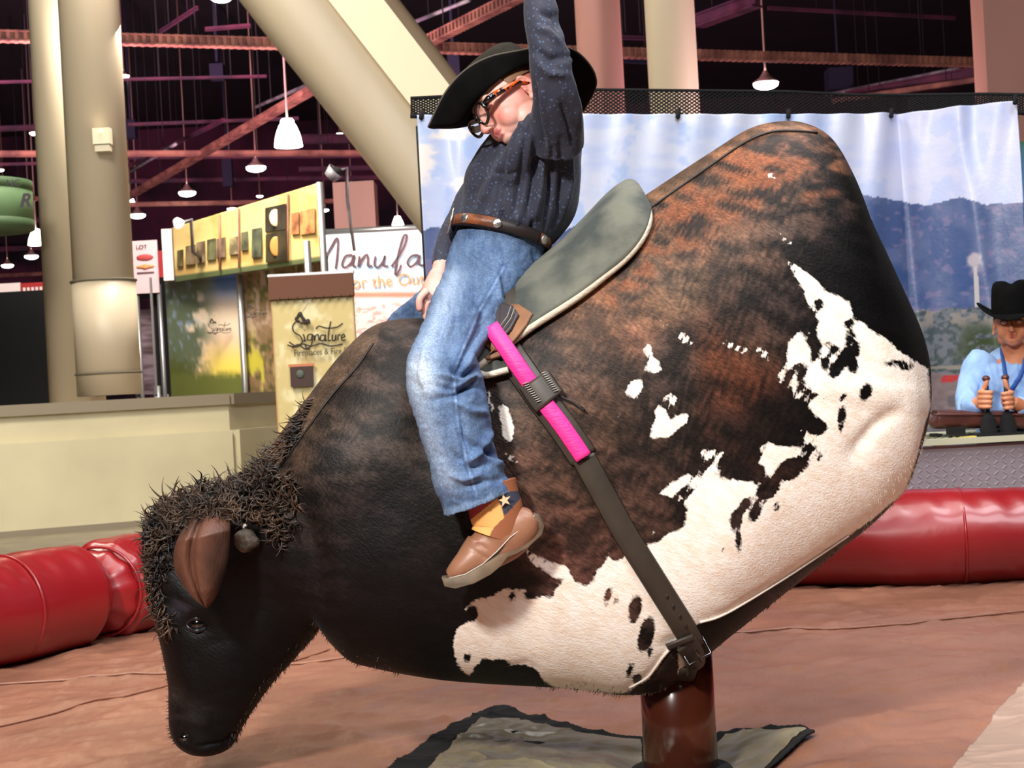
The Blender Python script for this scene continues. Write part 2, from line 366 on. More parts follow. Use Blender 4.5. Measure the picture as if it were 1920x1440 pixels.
# ---- low wall (planter) at left
m_pl=mat('cream_concrete',(214,204,170),.6,var=((198,188,156),1.5,(1,1,1),.3,.7)); m_cap=mat('grey_stone_cap',(140,128,108),.5)
e=thing('low_wall','long low cream concrete wall with grey cap behind the red tube','low wall',P(200,1000,14.5).xyz.to_tuple()[:2]+(0,))
A=P(-120,900,13.9); B=P(436,900,14.9); Cc=P(620,900,16.9); zt=P(250,768,14.6).z
def wallseg(p,q,z0,z1,off,m,nm):
    d=(q-p); n=Vector((d.y,-d.x,0)).normalized(); p0=p+n*off; q0=q+n*off
    poly=[(p0.x,p0.y,z0),(q0.x,q0.y,z0),(q0.x,q0.y,z1),(p0.x,p0.y,z1)]; return prism(poly,-n*(.6+off))
mks('wall_body',(wallseg(A,B,0,zt-.24,0.10,m_pl,''),wallseg(B,Cc,0,zt-.24,0.10,m_pl,'')),m_pl,e,smooth=False)
mks('upper_band',(wallseg(A,B,zt-.26,zt,0.0,m_pl,''),wallseg(B,Cc,zt-.26,zt,0.0,m_pl,'')),m_pl,e,smooth=False)
mks('cap',(wallseg(A,B,zt,zt+.1,0.06,m_cap,''),wallseg(B,Cc,zt,zt+.1,0.06,m_cap,'')),m_cap,e,smooth=False)
mks('baseboard',(wallseg(A,B,0,.05,.12,m_cap,''),wallseg(B,Cc,0,.05,.12,m_cap,'')),m_cap,e,smooth=False)
mk('fill',([ (A.x,A.y+.3,zt-.02),(B.x,B.y+.3,zt-.02),(Cc.x,Cc.y,zt-.02),(A.x,Cc.y+1,zt-.02)],[(0,1,2,3)]),m_cap,e,smooth=False)
# ---- black draped panel at left, with signs over it
m_blk=mat('black_drape',(8,8,10),.95)
e=thing('drape_wall','black pipe-and-drape panel beside the left columns','drape',P(60,900,17.6).xyz.to_tuple()[:2]+(0,))
a=P(-120,545,17.6); b=P(134,541,17.6); mk('drape',box(((a.x+b.x)/2,17.6,b.z/2),(b.x-a.x,.04,b.z)),m_blk,e,smooth=False)
mk('post',cyl((b.x+.03,17.55,0),(b.x+.03,17.55,b.z+.02),.035),mat('silver_pole',(170,170,172),.35,metal=.8),e)
m_pole=bpy.data.materials['silver_pole']
def panel(x0,x1,y0,y1,D,m,name,label,cat,th=.03,legs=True):
    a=P(x0,y1,D); b=P(x1,y0,D); xc=(a.x+b.x)/2; w=(x1-x0)*D/FPX; zb=P((x0+x1)/2,y1,D).z; ztp=P((x0+x1)/2,y0,D).z; xc=P((x0+x1)/2,(y0+y1)/2,D).x
    e=thing(name,label,cat,(xc,D,max(zb,0))); mk('board',box((xc,D,(zb+ztp)/2),(w,th,ztp-zb)),m,e,smooth=False)
    if legs and zb>.05: mks('post',(cyl((xc-w*.45,D+.03,0),(xc-w*.45,D+.03,zb+.1),.03,n=8),cyl((xc+w*.45,D+.03,0),(xc+w*.45,D+.03,zb+.1),.03,n=8)),m_pole,e)
    return e,xc,w,zb,ztp
m_red=mat('red_sign',(165,30,36),.6); m_wht=mat('white_sign',(232,215,215),.6); m_pk=mat('pale_pink_sign',(212,178,184),.6)
m_txr=mat('red_lettering',(170,60,60),.6); m_txo=mat('orange_lettering',(214,140,80),.6); m_txd=mat('dark_lettering',(52,44,50),.6)
panel(0,39,531,560,21,m_wht,'sign_board','small white sign peeking over the black panel','sign')
e,xc,w,zb,zt2=panel(40,86,530,560,21,m_red,'sign_board','small red sign peeking over the black panel','sign')
mks('lettering',([box((xc-w*.35+i*w*.17,20.97,zt2-.1),(w*.1,.01,.08)) for i in range(5)]),m_wht,e,smooth=False)
# green hanging sign
m_grn=mat('green_sign',(98,128,88),.6); m_grn2=mat('dark_green_sign',(70,94,62),.6)
g=P(20,380,15); e=thing('round_hanging_sign','round green hanging sign cut by the left edge','sign',g)
gc=Vector((P(-62,380,15).x,15.2,g.z)); mk('drum',cyl(gc-Vector((0,0,.2)),gc+Vector((0,0,.2)),.54,n=48),m_grn,e,smooth=True)
mks('rim',(cyl(gc+Vector((0,0,.14)),gc+Vector((0,0,.23)),.545,n=48),cyl(gc-Vector((0,0,.23)),gc-Vector((0,0,.14)),.545,n=48)),m_grn2,e)
mk('hanger',cyl(gc,(gc.x,gc.y,13.1),.015,n=6),m_pole,e)
text('lettering','R',.17,P(36,388,14.68),(1,0.0,0),(0,0,1),m_txd,e,shear=.3,bold=.006)
text('small_lettering','NC',.09,P(12,350,14.7),(1,0,0),(0,0,1),m_txd,e)
# white/pink hanging banner right of the columns
e,xc,w,zb,zt2=panel(250,297,451,550,19,m_pk,'hanging_banner','pale pink banner with red and orange marks right of the columns','banner')
text('small_title','LOT',.07,(xc-.1,18.97,zt2-.1),(1,0,0),(0,0,1),m_txd,e)
mk('red_mark',ell((xc,18.97,zt2-.2),(.1,.012,.035)),m_txr,e); mk('orange_mark',ell((xc,18.97,zt2-.31),(.11,.01,.018)),m_txo,e)
mk('orange_mark',ell((xc,18.968,zt2-.31),(.035,.012,.03)),m_txo,e); mk('fine_print',box((xc,18.97,zt2-.38),(.2,.01,.01)),m_txd,e,smooth=False)
panel(298,314,470,520,20,m_red,'sign_board','narrow red sign strip beside the pale pink banner','sign')
panel(252,316,548,560,19.6,m_blk,'black_header','black header board low behind the pink banner','header board')
panel(252,292,580,740,19.3,mat('dark_shelf_goods',(70,48,54),.8,var=((128,108,118),5,(.4,1,2.2),.4,.6)),'display_shelf','dark display shelf between column and booth','shelf')
panel(286,290,520,740,18.6,m_pole,'display_pole','thin silver pole left of the booth mural','pole')
e,_,_,_,_=panel(292,316,520,740,19.2,m_blk,'black_side_drape','narrow black drape at the booth mural left edge','drape')
# ---- booth : painted mural walls, yellow fascia
m_paint=mat('printed_panel',(200,200,200),.55,attr='col')
def blend(base,c,w): return base*(1-w[...,None])+np.asarray(c,float)*w[...,None]
def mural1(co):
    x,y=proj(co); n=fbm(x/22,y/22,3); n2=fbm(x/7,y/7,5)
    b=np.ones((len(x),3))*np.array([225,190,165.]); b=blend(b,(70,110,175),sstep(600,525,y+x*.1-35)*sstep(370,440,x+n*30))
    b=blend(b,(236,208,90),sstep(620,700,y)*sstep(360,420,x)); b=blend(b,(240,225,200),np.exp(-((y-600)/30)**2)*.7)
    tr=sstep(.42,.58,n+ .45*sstep(400,325,x)-.1+.12*sstep(600,530,y)); b=blend(b,(96,106,84),tr*sstep(420,370,x)); b=blend(b,(140,160,190),sstep(.55,.7,n2)*sstep(400,350,x)*.7)
    b=blend(b,(86,90,40),sstep(.45,.55,n2+.3*sstep(660,715,y+ .3*(360-x)))*sstep(640,700,y)*sstep(420,330,x))
    b=blend(b,(100,105,50),sstep(700,716,y+n2*14)); return linA(b)
def mural2(co):
    x,y=proj(co); n=fbm(x/9,y/40,8); n2=fbm(x/6,y/6,9)
    b=np.ones((len(x),3))*np.array([128,100,70.]); b=blend(b,(170,150,130),sstep(.45,.7,n)); b=blend(b,(80,78,40),sstep(.5,.65,n2)); b=blend(b,(188,176,60),sstep(.55,.65,n)*sstep(590,680,y))
    b=blend(b,(200,165,150),np.exp(-((y-600)/22)**2)*sstep(.4,.6,n2)*.8); return linA(b)
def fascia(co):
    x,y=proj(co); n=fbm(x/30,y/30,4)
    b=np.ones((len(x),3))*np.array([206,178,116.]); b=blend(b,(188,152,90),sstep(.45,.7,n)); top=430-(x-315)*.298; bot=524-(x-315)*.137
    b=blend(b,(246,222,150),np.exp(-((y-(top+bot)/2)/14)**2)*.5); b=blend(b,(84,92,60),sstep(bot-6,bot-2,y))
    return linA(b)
e=thing('exhibit_booth','rustic yellow-fascia exhibit booth with painted landscape mural walls','booth',(P(450,900,19).x,19,0))
def vwall(nm,xa,Da,xb,Db,ya0,ya1,yb0,yb1,cf,lab,nx=60,ny=60,zfloor=False,th=.04):
    ta=P(xa,ya0,Da); tb=P(xb,yb0,Db); ba=P(xa,ya1,Da); bb=P(xb,yb1,Db)
    def fn(u,v):
        t=ta.lerp(tb,u); b_=ba.lerp(bb,u); z=t.z*(1-v)+(0 if zfloor else b_.z)*v; return Vector((t.x,t.y,z))
    return grid_obj(nm,np.linspace(0,1,nx),np.linspace(0,1,ny),fn,m_paint,e,cf,label=lab,thick=th)
vwall('mural_wall',311,19.0,446,18.2,526,735,514,735,mural1,'sunset and trees mural wall',zfloor=True)
vwall('mural_wall',449,18.2,612,17.0,513,735,480,735,mural2,'bark and grass mural wall',zfloor=True)
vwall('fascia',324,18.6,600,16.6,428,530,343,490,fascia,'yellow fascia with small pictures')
mk('fascia_end',join(box(P(317,478,18.7),(.13,.1,.6))),m_wht,e,smooth=False)
def onf(x,y,off=.06):  # point on the fascia face at photo position
    p0=P(324,y,18.6); p1=P(600,y,16.6); r=P(x,y,1.0).x; t=(r*p0.y-p0.x)/((p1.x-p0.x)-r*(p1.y-p0.y)); return P(x,y,p0.y+(p1.y-p0.y)*t-off)
def fpic(x0,y0,x1,y1,c,sk=0,inner=None,nm='picture'):
    s=-.22*(x1-x0); q=[onf(x0,y0),onf(x1,y0+s),onf(x1,y1+s*.6),onf(x0,y1)]
    mk(nm,prism(q,(0,.03,0)),mat('picture_print',c,.5,var=(tuple(int(v*.6) for v in c),6,(1,1,1),.4,.6)),e,smooth=False)
    if inner:
        xm,ym=(x0+x1)/2,(y0+y1)/2+s/2; mk('picture_subject',ell(onf(xm,ym,.075),((x1-x0)*.3*17/FPX,.01,(y1-y0)*.36*17/FPX)),mat('picture_subject',inner,.6),e)
for a in [(332,470,343,500,(120,104,70)),(348,462,366,497,(132,112,84)),(368,455,384,494,(150,126,100)),(388,450,404,488,(110,108,76)),(406,448,422,484,(140,118,96)),(430,446,446,478,(168,150,110)),(452,436,464,470,(96,96,74)),(472,430,490,484,(84,88,68)),(546,400,560,440,(190,120,80)),(563,396,590,440,(206,130,80))]: fpic(*a)
fpic(497,390,536,435,(52,46,34),inner=(235,190,150)); fpic(498,440,537,492,(56,48,30),inner=(170,120,50))
for x in (412,448,540): mk('frame_line',tube([onf(x,428-(x-315)*.298+3),onf(x,520-(x-315)*.137)],.012,6),m_rust,e)
for (x,y0,y1,D) in [(448,515,740,18.0),(599,342,520,16.3),(575,452,516,15.5)]:
    t=P(x,y0,D); mk('post',cyl((t.x,t.y,0),t,.035,n=10),m_pole,e)
# booth logos (script lettering with flourish)
def logo(par,x0,y0,s,D,m,small=None,smallm=None,off=0):
    q=lambda L:[(x0+a*s,y0+b*s) for a,b in L]
    L=[q([(22,2),(12,-4),(3,6),(6,18),(18,26),(22,38),(10,46),(-4,38)]),q([(24,22),(27,30),(26,36),(30,34)]),q([(26,14),(27,15)]),q([(42,22),(34,24),(33,33),(40,33),(43,22),(41,44),(32,50),(28,44)]),
       q([(46,24),(47,35),(49,26),(54,23),(56,35)]),q([(68,24),(60,25),(59,34),(66,34),(69,23),(69,35),(72,33)]),q([(80,-4),(76,16),(75,34),(80,34)]),q([(50,12),(56,6),(72,10),(92,8),(104,0)]),
       q([(83,23),(83,34),(88,34),(90,23),(90,35)]),q([(94,35),(95,24),(100,24)]),q([(102,29),(108,27),(105,22),(101,28),(104,35),(110,33)]),
       q([(-8,44),(10,48),(24,42),(40,46),(60,41),(80,46),(104,42)]),q([(2,50),(14,43),(26,51),(38,52)])]
    strokes('script_lettering',L,D,s*1.5*D/FPX,m,par)
    rd=[q([(14,-14),(18,-20),(22,-12),(26,-6),(24,2)]),q([(16,-2),(10,-8),(15,-14)]),q([(28,0),(34,-6),(36,2)]),q([(20,-20),(30,-34),(34,-42)])]
    strokes('horse_rider_emblem',rd[:3],D,s*3.2*D/FPX,m,par); strokes('lasso_line',rd[3:],D,s*.5*D/FPX,m,par)
m_logo=mat('dark_brown_lettering',(44,34,30),.6)
logo(e,390,606,.40,18.2,m_logo); logo(e,462,578,.36,17.6,m_logo)
# podium banner stand
e=thing('banner_stand','tall cream banner stand with brown top band beside the booth','banner stand',(P(590,900,12).x,12,0))
xa=P(512,640,12).x; xb=P(668,640,12).x; zt=P(590,516,12).z; xm=(xa+xb)/2
def pod(co):
    x,y=proj(co); n=fbm(x/18,y/18,2); b=np.ones((len(x),3))*np.array([228,216,172.]); b=blend(b,(204,184,126),sstep(.4,.7,n+.25*np.abs(x-590-(y-650)*.055)/78)); 
    b=blend(b,(150,84,50),sstep(72,79,np.abs(x-591-(y-650)*.055)-n*3)*.7); return linA(b)
grid_obj('cream_panel',np.linspace(xa,xb,50),np.linspace(0.02,zt-.17,80),lambda a,b:Vector((a,12,b)),m_paint,e,pod,thick=.04)
m_brn=mat('brown_fabric_band',(104,66,48),.8); mk('brown_band',box((xm,11.98,zt-.085),(xb-xa+.01,.08,.17)),m_brn,e,smooth=False)
mks('lacing',([cyl((xa+.05+i*(xb-xa-.1)/8,11.93,zt-.2),(xa+.08+i*(xb-xa-.1)/8,11.93,zt-.16),.003,n=6) for i in range(9)]),m_logo,e)
mk('top_rail',box((xm,12,zt+.01),(xb-xa+.02,.09,.02)),m_pole,e,smooth=False); mk('foot',box((xm,12,.02),(.7,.35,.04)),m_pole,e,smooth=False)
logo(e,546,606,.93,11.94,m_logo)
text('subtitle','Fireplaces & Fire Pits',.068,P(551,668,11.94),(1,0,0),(0,0,1),m_logo,e,sx=.78)
c1=P(566,706,11.95); mk('picture',box(c1,(.17,.02,.15)),mat('dark_picture',(62,40,34),.6),e,smooth=False); mk('picture_trim',box(c1+Vector((0,0,.085)),(.19,.02,.02)),mat('terracotta_trim',(196,120,84),.6),e,smooth=False)
mk('picture_glow',ell(c1+Vector((-.01,-.015,.02)),(.03,.008,.03)),mat('grey_green_print',(84,92,80),.6),e)
# big white-blue banner
def manu(co):
    x,y=proj(co); n=fbm(x/40,y/18,6); n2=fbm(x/9,y/3.2,7)
    b=np.ones((len(x),3))*np.array([240,246,250.]); b=blend(b,(120,190,235),sstep(.52,.66,n)*sstep(445,520,y)); b=blend(b,(200,228,240),sstep(.45,.6,n)*.6)
    b=blend(b,(206,120,96),np.exp(-((y-553)/7)**2)); b=blend(b,(240,206,200),sstep(556,566,y)); b=blend(b,(196,130,120),sstep(.5,.62,n2)*sstep(560,575,y)*.7); return linA(b)
e=thing('wide_banner','wide white and sky-blue banner with script lettering behind the rider','banner',(P(740,900,20).x,20,0))
xa=P(604,520,20).x; xb=P(900,520,20).x; zt=P(700,431,20).z
grid_obj('banner_face',np.linspace(xa,xb,110),np.linspace(.3,zt,150),lambda a,b:Vector((a,20,b)),m_paint,e,manu,thick=.03)
mk('top_rail',cyl((xa,20,zt),(xb,20,zt),.04,n=8),m_pole,e); mks('post',(cyl((xa,20.03,0),(xa,20.03,zt),.03,n=8),cyl((xb,20.03,0),(xb,20.03,zt),.03,n=8)),m_pole,e)
m_scr=mat('plum_script_lettering',(92,62,72),.6); m_or=mat('orange_serif_lettering',(226,146,104),.6)
strokes('script_lettering',[[(609,486),(617,470),(632,446),(633,470),(629,504)],[(661,478),(648,480),(641,496),(648,501),(658,492),(664,478),(661,496),(668,500)],
 [(674,480),(672,500),(680,484),(689,478),(690,498),(698,498)],[(704,480),(702,496),(709,501),(718,490),(722,479),(719,497),(728,499)],
 [(734,500),(756,466),(763,442),(755,446),(744,490),(741,514),(748,508),(752,496)],[(785,478),(772,480),(764,492),(770,500),(781,492),(787,478),(786,495),(796,498)],[(800,486),(808,480),(803,500),(814,498)]],19.95,.014,m_scr,e)
text('serif_lettering','for the Outdoors',.215,P(652,541,19.95),(1,0,.0),(0,0,1),m_or,e,bold=.0025,sx=.95)
# ---- pendant lamps
m_glow=mat('lit_lamp_glass',(255,250,240),.4,emit=((255,250,242),14)); m_neck=mat('lamp_neck',(150,120,110),.5)
def lamp(px,py,w,label,bell=False,dia=.5):
    D=.0*px+min(dia*FPX/w,54+(px*7+py*3)%9 if py>60 else 34); D=min(D,(10.5-EYE)/max(.001,(P(px,py,1).z-EYE))); dia=w*D/FPX; c=P(px,py,D); e=thing('pendant_lamp',label,'lamp',c,'ceiling lamps of the hall'); r=dia/2; lit=bell
    if bell: mk('lamp_shade',lathe(c,[(.02,r*.95),(r*.45,r*.95),(r*.62,r*.7),(r*.85,r*.1),(r*.95,-r*.4),(r,-r*.75),(r*.9,-r*.7)],n=28),m_glow,e); mk('bulb',ell(c-Vector((0,0,r*.3)),(r*.7,r*.7,r*.4)),m_glow,e); mk('socket',lathe(c,[(.01,r*1.25),(r*.38,r*1.2),(r*.5,r*1.02),(r*.3,r*.93)],n=20),m_glow,e)
    else:
        mk('lamp_shade',lathe(c,[(r*.15,r*1.1),(r*.25,r*.9),(r*.5,r*.55),(r*1.0,r*.2),(r*1.03,r*.1)],n=28),m_neck,e); mk('bulb',ell(c,(r,r,r*.42)),m_glow,e)
    mk('stem',cyl(c+Vector((0,0,r*.9)),(c.x,c.y,13.1),.02,n=6),m_neck,e)
for a in [(540,255,53,'largest glowing bell lamp, left of the diagonal brace',True),(68,448,31,'glowing bell lamp beside the rear left column',True),(480,315,37,'oval pendant lamp lower left of the largest bell lamp'),
 (351,362,32,'pendant lamp above the left end of the yellow fascia'),(415,-4,40,'pendant lamp cut by the top edge'),(232,143,20,'small lamp touching the right side of the front column'),(65,250,19,'small lamp at the left side of the rear column'),
 (0,319,14,'small lamp cut by the left edge above the green sign'),(245,379,17,'bright tall lamp at the front column edge',True),(258,404,29,'oval lamp just right of the front column'),(435,392,18,'small lamp over the middle of the yellow fascia'),
 (59,481,25,'oval lamp below the left bell lamp'),(14,498,22,'oval lamp low at the far left'),(637,251,11,'tiny lamp just left of the diagonal brace'),(609,394,15,'small lamp left of the pink square column'),(746,420,24,'round bright lamp over the white banner',True),(663,430,8,'tiny lamp at the top edge of the white banner'),
 (1436,158,47,'wide saucer lamp above the right part of the net'),(1917,38,12,'tiny lamp at the upper right edge'),(487,368,12,'tiny lamp above the fascia right half')]: lamp(*a)
# spot lights on booth
for (x,y,s,lb,on) in [(335,419,22,'small booth spotlight shining above the yellow fascia',True),(628,322,34,'pale clamp spotlight on a pole over the booth',False)]:
    D=17.5; c=P(x,y,D); e=thing('booth_spotlight',lb,'spotlight',c); r=s/2*D/FPX
    ax=Vector((.5,-.5,-.6)).normalized() if on else Vector((.7,-.2,.6)).normalized()
    mk('housing',lathe(c-ax*r,[(.005,0),(r*.7,.01),(r,r*1.2),(r*.95,r*1.2),(r*.6,.03)],axis=ax,n=20),m_gal if not on else m_wht,e); mk('lamp_face',ell(c+ax*r*.05,(r*.8,r*.8,r*.5)),m_glow if on else m_blk,e)
    mk('arm',tube([c,c+Vector((.12,.1,.05)),c+Vector((.1,.2,-.3)),(c.x+.1,18.2,zt-.4)],.02,8),m_gal,e)
# ================================================= BACKDROP BANNER, NET
ZB=2.4
bp=[(782,216,7.56),(1090,214,7.8),(1400,214,8.1),(1686,213,8.35),(1800,200,8.2),(1908,188,8.08)]
bpl=[P(a,b,d) for a,b,d in bp]; bxy=np.array([[p.x,p.y] for p in bpl]); seg=np.r_[0,np.cumsum(np.hypot(*np.diff(bxy,axis=0).T))]
def bfn(s,z):
    x=np.interp(s,seg,bxy[:,0]); y=np.interp(s,seg,bxy[:,1]); c=seg[3]
    zt_=float(np.interp(s,seg,[p.z for p in bpl])); zz=z*zt_
    y+= .012*math.sin(s*9+z*3)*(1-z)**.5+ .02*math.exp(-((s-c-.12*(1-z))/.05)**2)-.03*math.exp(-((s-c-.28-.25*(1-z))/.06)**2)
    y-= .03*math.exp(-((s-c+.35*(1-z)+.1)/.07)**2)*z + .012*math.sin(s*31+ (1-z)*14)*z**6
    y+= .02*math.exp(-((s-.12-.25*(1-z))/.05)**2)*z
    return Vector((x,y,zz))
def bpaint(co):
    x,y=proj(co); n=fbm(x/70,y/28,21); n2=fbm(x/16,y/10,22); n3=fbm(x/40,y/40,23); n4=fbm(x/9,y/7,24)
    b=np.ones((len(x),3))*np.array([178,190,220.]); b=blend(b,(196,202,220),sstep(.35,.65,n)); b=blend(b,(226,218,212),sstep(.46,.62,n)*sstep(1040,860,x))
    b=blend(b,(150,176,222),sstep(.55,.68,n3)*.6); b=blend(b,(186,186,216),sstep(1500,1700,x)*.5)
    rid=np.interp(x,[780,812,835,870,920,1000,1050,1110,1200,1400,1590,1620,1690,1735,1800,1850,1920,2000],[442,424,432,462,470,466,440,405,385,350,352,366,378,386,370,384,376,380])+ (n2-.5)*8
    mt=np.ones((len(x),3))*np.array([66,84,126.]); mt=blend(mt,(86,98,136),sstep(.4,.7,n3)); mt=blend(mt,(128,112,146),sstep(.6,.72,n2)*.55); mt=blend(mt,(46,70,124),sstep(430,560,y)*sstep(.5,.3,n3)*.6)
    b=np.where((y>rid)[:,None],mt,b)
    lo=np.ones((len(x),3))*np.array([98,102,112.]); lo=blend(lo,(62,74,80),sstep(.42,.6,n4)); lo=blend(lo,(128,122,118),sstep(.5,.6,n2)*sstep(625,600,y)); lo=blend(lo,(54,66,42),sstep(.35,.5,n2)*sstep(1770,1830,x)*sstep(590,640,y)); lo=blend(lo,(44,58,36),sstep(.4,.55,n4)*sstep(1775,1740,x)*sstep(640,700,y))
    b=np.where((y>578+(n2-.5)*26)[:,None],lo,b)
    h=(y>700)&(x>1740)&(x<1810); b=np.where(h[:,None],np.array([132,116,118.])-(n4[:,None]*30),b)
    r=(np.abs(y-(712-(x-1765)*.12))<6)&(x>1766)&(x<1805); b=np.where(r[:,None],np.array([168,40,46.]),b)
    r=(np.abs(y-(690-(x-1740)*.02))<3)&(x>1730)&(x<1812); b=np.where(r[:,None],np.array([126,120,112.]),b)
    w=(np.abs(x-1793)<16)&(np.abs(y-752)<10); b=np.where(w[:,None],np.array([92,84,90.]),b)
    st=(np.abs(x-1829-(y-500)*.055)<4)&(y>500)&(y<575); b=np.where(st[:,None],np.array([176,172,172.]),b)
    t=np.hypot(x-1829,(y-490)*.9)+n4*14; b=blend(b,(182,172,176),sstep(26,16,t)*.85)
    b=blend(b,(90,96,110),sstep(760,800,y)*.6)
    return linA(b)
m_ban=mat('printed_banner_vinyl',(200,200,200),.38,attr='col',bump=(55,.12,.01))
e=thing('backdrop_banner','long printed mountain landscape banner hanging behind the mechanical bull','banner',tuple(bpl[2].xy)+(0,))
grid_obj('printed_sheet',np.linspace(0,seg[-1],620),np.linspace(.02,1,330),bfn,m_ban,e,bpaint,thick=.006)
mks('tie',([cyl(P(x,y,d-.03),P(x+1,y-14,d),.012,n=8) for x,y,d in [(790,222,7.56),(1271,220,7.98),(1478,220,8.17),(1671,219,8.33),(1903,194,8.05)]]),m_blk,e)
mks('frame_pole',([cyl((p.x,p.y+.2,0),(p.x,p.y+.2,p.z-.02),.02,n=10) for p in bpl[:4:1]+bpl[-1:]]),m_blk,e)
e=thing('side_banner','narrow strip of bright blue banner at the right edge','banner',(P(1960,800,8.2).x,8.2,0))
a=P(1914,214,8.15); mk('printed_sheet',box((a.x+.25,8.2,1.1),(.5,.01,2.2)),mat('bright_blue_vinyl',(96,146,204),.5,var=((60,110,60),2,(1,1,1),.5,.6)),e,smooth=False)
# net
e=thing('black_net','black diamond mesh net stretched along the top of the backdrop','net',tuple(bpl[2].xy)+(2.3,))
np_=[(770,184,216,7.75),(1090,168,216,8.0),(1310,170,216,8.18),(1480,172,216,8.3),(1600,178,216,8.45),(1700,178,214,8.5),(1850,176,204,8.33),(1960,178,214,8.25)]
def nfn(s,t):
    xs=[q[0] for q in np_]; x=s; return P(x,np.interp(x,xs,[q[1] for q in np_])*(1-t)+np.interp(x,xs,[q[2] for q in np_])*t,float(np.interp(x,xs,[q[3] for q in np_])))
vf=[]; rows=7; cell=19.0; ncol=int(1190/cell)
for j in range(rows):
    t0=j/rows; t1=(j+1)/rows
    for sgn in (0,1):
        pts=[]
        for i in range(ncol*2+1):
            up=(i+j+sgn)%2==0; pts.append(nfn(770+i*cell/2,t0 if up else t1))
        vf.append(tube(pts,.0042,4))
mk('mesh_cords',join(*vf),m_blk,e,smooth=False)
mk('top_rope',tube([nfn(x,0) for x in np.linspace(770,1960,60)],.008,6),m_blk,e)
mk('bottom_rope',tube([nfn(x,1.05) for x in np.linspace(770,1960,60)],.012,6),m_blk,e)
# ================================================= ARENA: mat, tubes, post opening
m_mat=mat('brown_vinyl_mat',(156,108,86),.36,var=((132,90,72),2.2,(1,1,1),.35,.65),bump=(7,.6,.03,(1,.45,1)))
def matz(x,y):
    x=np.asarray(x,float); y=np.asarray(y,float)
    z=.020*(fbm(x*1.6+3,y*1.1,31)-.5)+.008*(1-np.abs(2*fbm((x-y*.4)*3.1+7,(y+x*.3)*6,37)-1))**8+.012*(1-np.abs(2*fbm((x+y*.5)*2.2,(y-x*.7)*5,33)-1))**6+.008*(fbm(x*9,y*7,35)-.5)
    z-=.04*np.exp(-((x-.37)**2+(y-3.6)**2)/.5)+.04*np.exp(-((x-.37)**2+(y-3.6)**2)/.05)
    return Z_MAT+z
xs=np.linspace(-3.1,3.3,330); ys=np.linspace(1.6,6.7,300); X,Y=np.meshgrid(xs,ys); Z=matz(X,Y)
V=np.c_[X.ravel(),Y.ravel(),Z.ravel()]; nx=len(xs); Fc=[(j*nx+i,j*nx+i+1,(j+1)*nx+i+1,(j+1)*nx+i) for j in range(len(ys)-1) for i in range(nx-1)]
e=thing('landing_mat','wide crinkled brown vinyl landing mat under the mechanical bull','mat',(0,4,0))
mk('vinyl_top',(V,Fc),m_mat,e)
mks('side_wall',(box((-3.1,4.15,.12),(.06,5.1,.24)),box((3.3,4.15,.12),(.06,5.1,.24)),box((.1,1.6,.12),(6.4,.06,.24)),box((.1,6.7,.12),(6.4,.06,.24))),m_mat,e,smooth=False)
mks('welded_seam',([tube([Vector((x,y,float(matz(x,y))+.004)) for x,y in zip(np.linspace(a,b,90),np.linspace(c,d,90))],.004,6) for a,b,c,d in [(-2.6,3.2,4.9,5.35),(-2.4,.2,3.2,6.2),(.9,3.2,2.9,5.0)]]),m_mat,e)
# red inflated tubes
m_tube=mat('red_inflated_vinyl',(150,24,30),.36,var=((132,20,26),1.5,(1,1,1),.3,.7),bump=(5,.25,.02),coat=.3)
RT=.183
def redtube(name,pts,label,seams,seed,extra=()):
    C=catmull([tuple(p) for p in pts],16); C=[Vector(c) for c in C]; N=len(C); V=[];Fc=[]; n=48
    L=np.r_[0,np.cumsum([(C[i+1]-C[i]).length for i in range(N-1)])]
    # resample dense
    M=int(L[-1]/.012); ss=np.linspace(0,L[-1],M); cc=np.c_[[np.interp(ss,L,[c[k] for c in C]) for k in range(3)]].T
    for i in range(M):
        d=Vector(cc[min(i+1,M-1)]-cc[max(i-1,0)]).normalized(); x=d.cross(Vector((0,0,1))).normalized(); y=Vector((0,0,1))
        r0=RT
        for s0 in seams: r0-=.022*math.exp(-((ss[i]-s0)/.018)**2)
        e0=min(ss[i],L[-1]-ss[i]);  r0*=min(1,(e0/.1+.05))**.35 if e0<.1 else 1
        for q in range(n):
            t=2*math.pi*q/n; r=r0
            for s0 in seams:
                dd=abs(ss[i]-s0); r+= .006*math.sin(t*11+s0*5)*math.exp(-(dd/.12))*(dd>.0)
            r+=.004*math.sin(ss[i]*9+t*2+seed)+.003*math.exp(-((math.sin(t)-.75)/.2)**2)*math.sin(ss[i]*55+t*3)
            V.append(Vector(cc[i])+x*math.cos(t)*r+y*math.sin(t)*r)
    for i in range(M-1):
        for q in range(n): Fc.append((i*n+q,i*n+(q+1)%n,(i+1)*n+(q+1)%n,(i+1)*n+q))
    Fc.append(tuple(range(n))); Fc.append(tuple(range((M-1)*n,M*n))[::-1])
    e=thing(name,label,'inflatable tube',(cc[M//2][0],cc[M//2][1],Z_MAT),'red inflatable ring tubes'); mk('air_chamber',(V,Fc),m_tube,e)
    ring=[]
    for s0 in seams+list(extra):
        i=int(s0/L[-1]*M); i=max(1,min(i,M-2)); d=Vector(cc[i+1]-cc[i-1]).normalized(); x=d.cross(Vector((0,0,1))).normalized()
        rr=RT-.019 if s0 in seams else RT+.001
        ring.append(tube([Vector(cc[i])+x*math.cos(t)*rr+Vector((0,0,1))*math.sin(t)*rr for t in np.linspace(0,2*math.pi,40)[:-1]],.006,6,closed=True))
    if ring: mks('welded_seam',ring,m_tube,e)
zc_=Z_MAT+RT-.006
c0=P(0,1160,5.42); c1=P(200,1113,5.9); c2=P(275,1102,6.07)
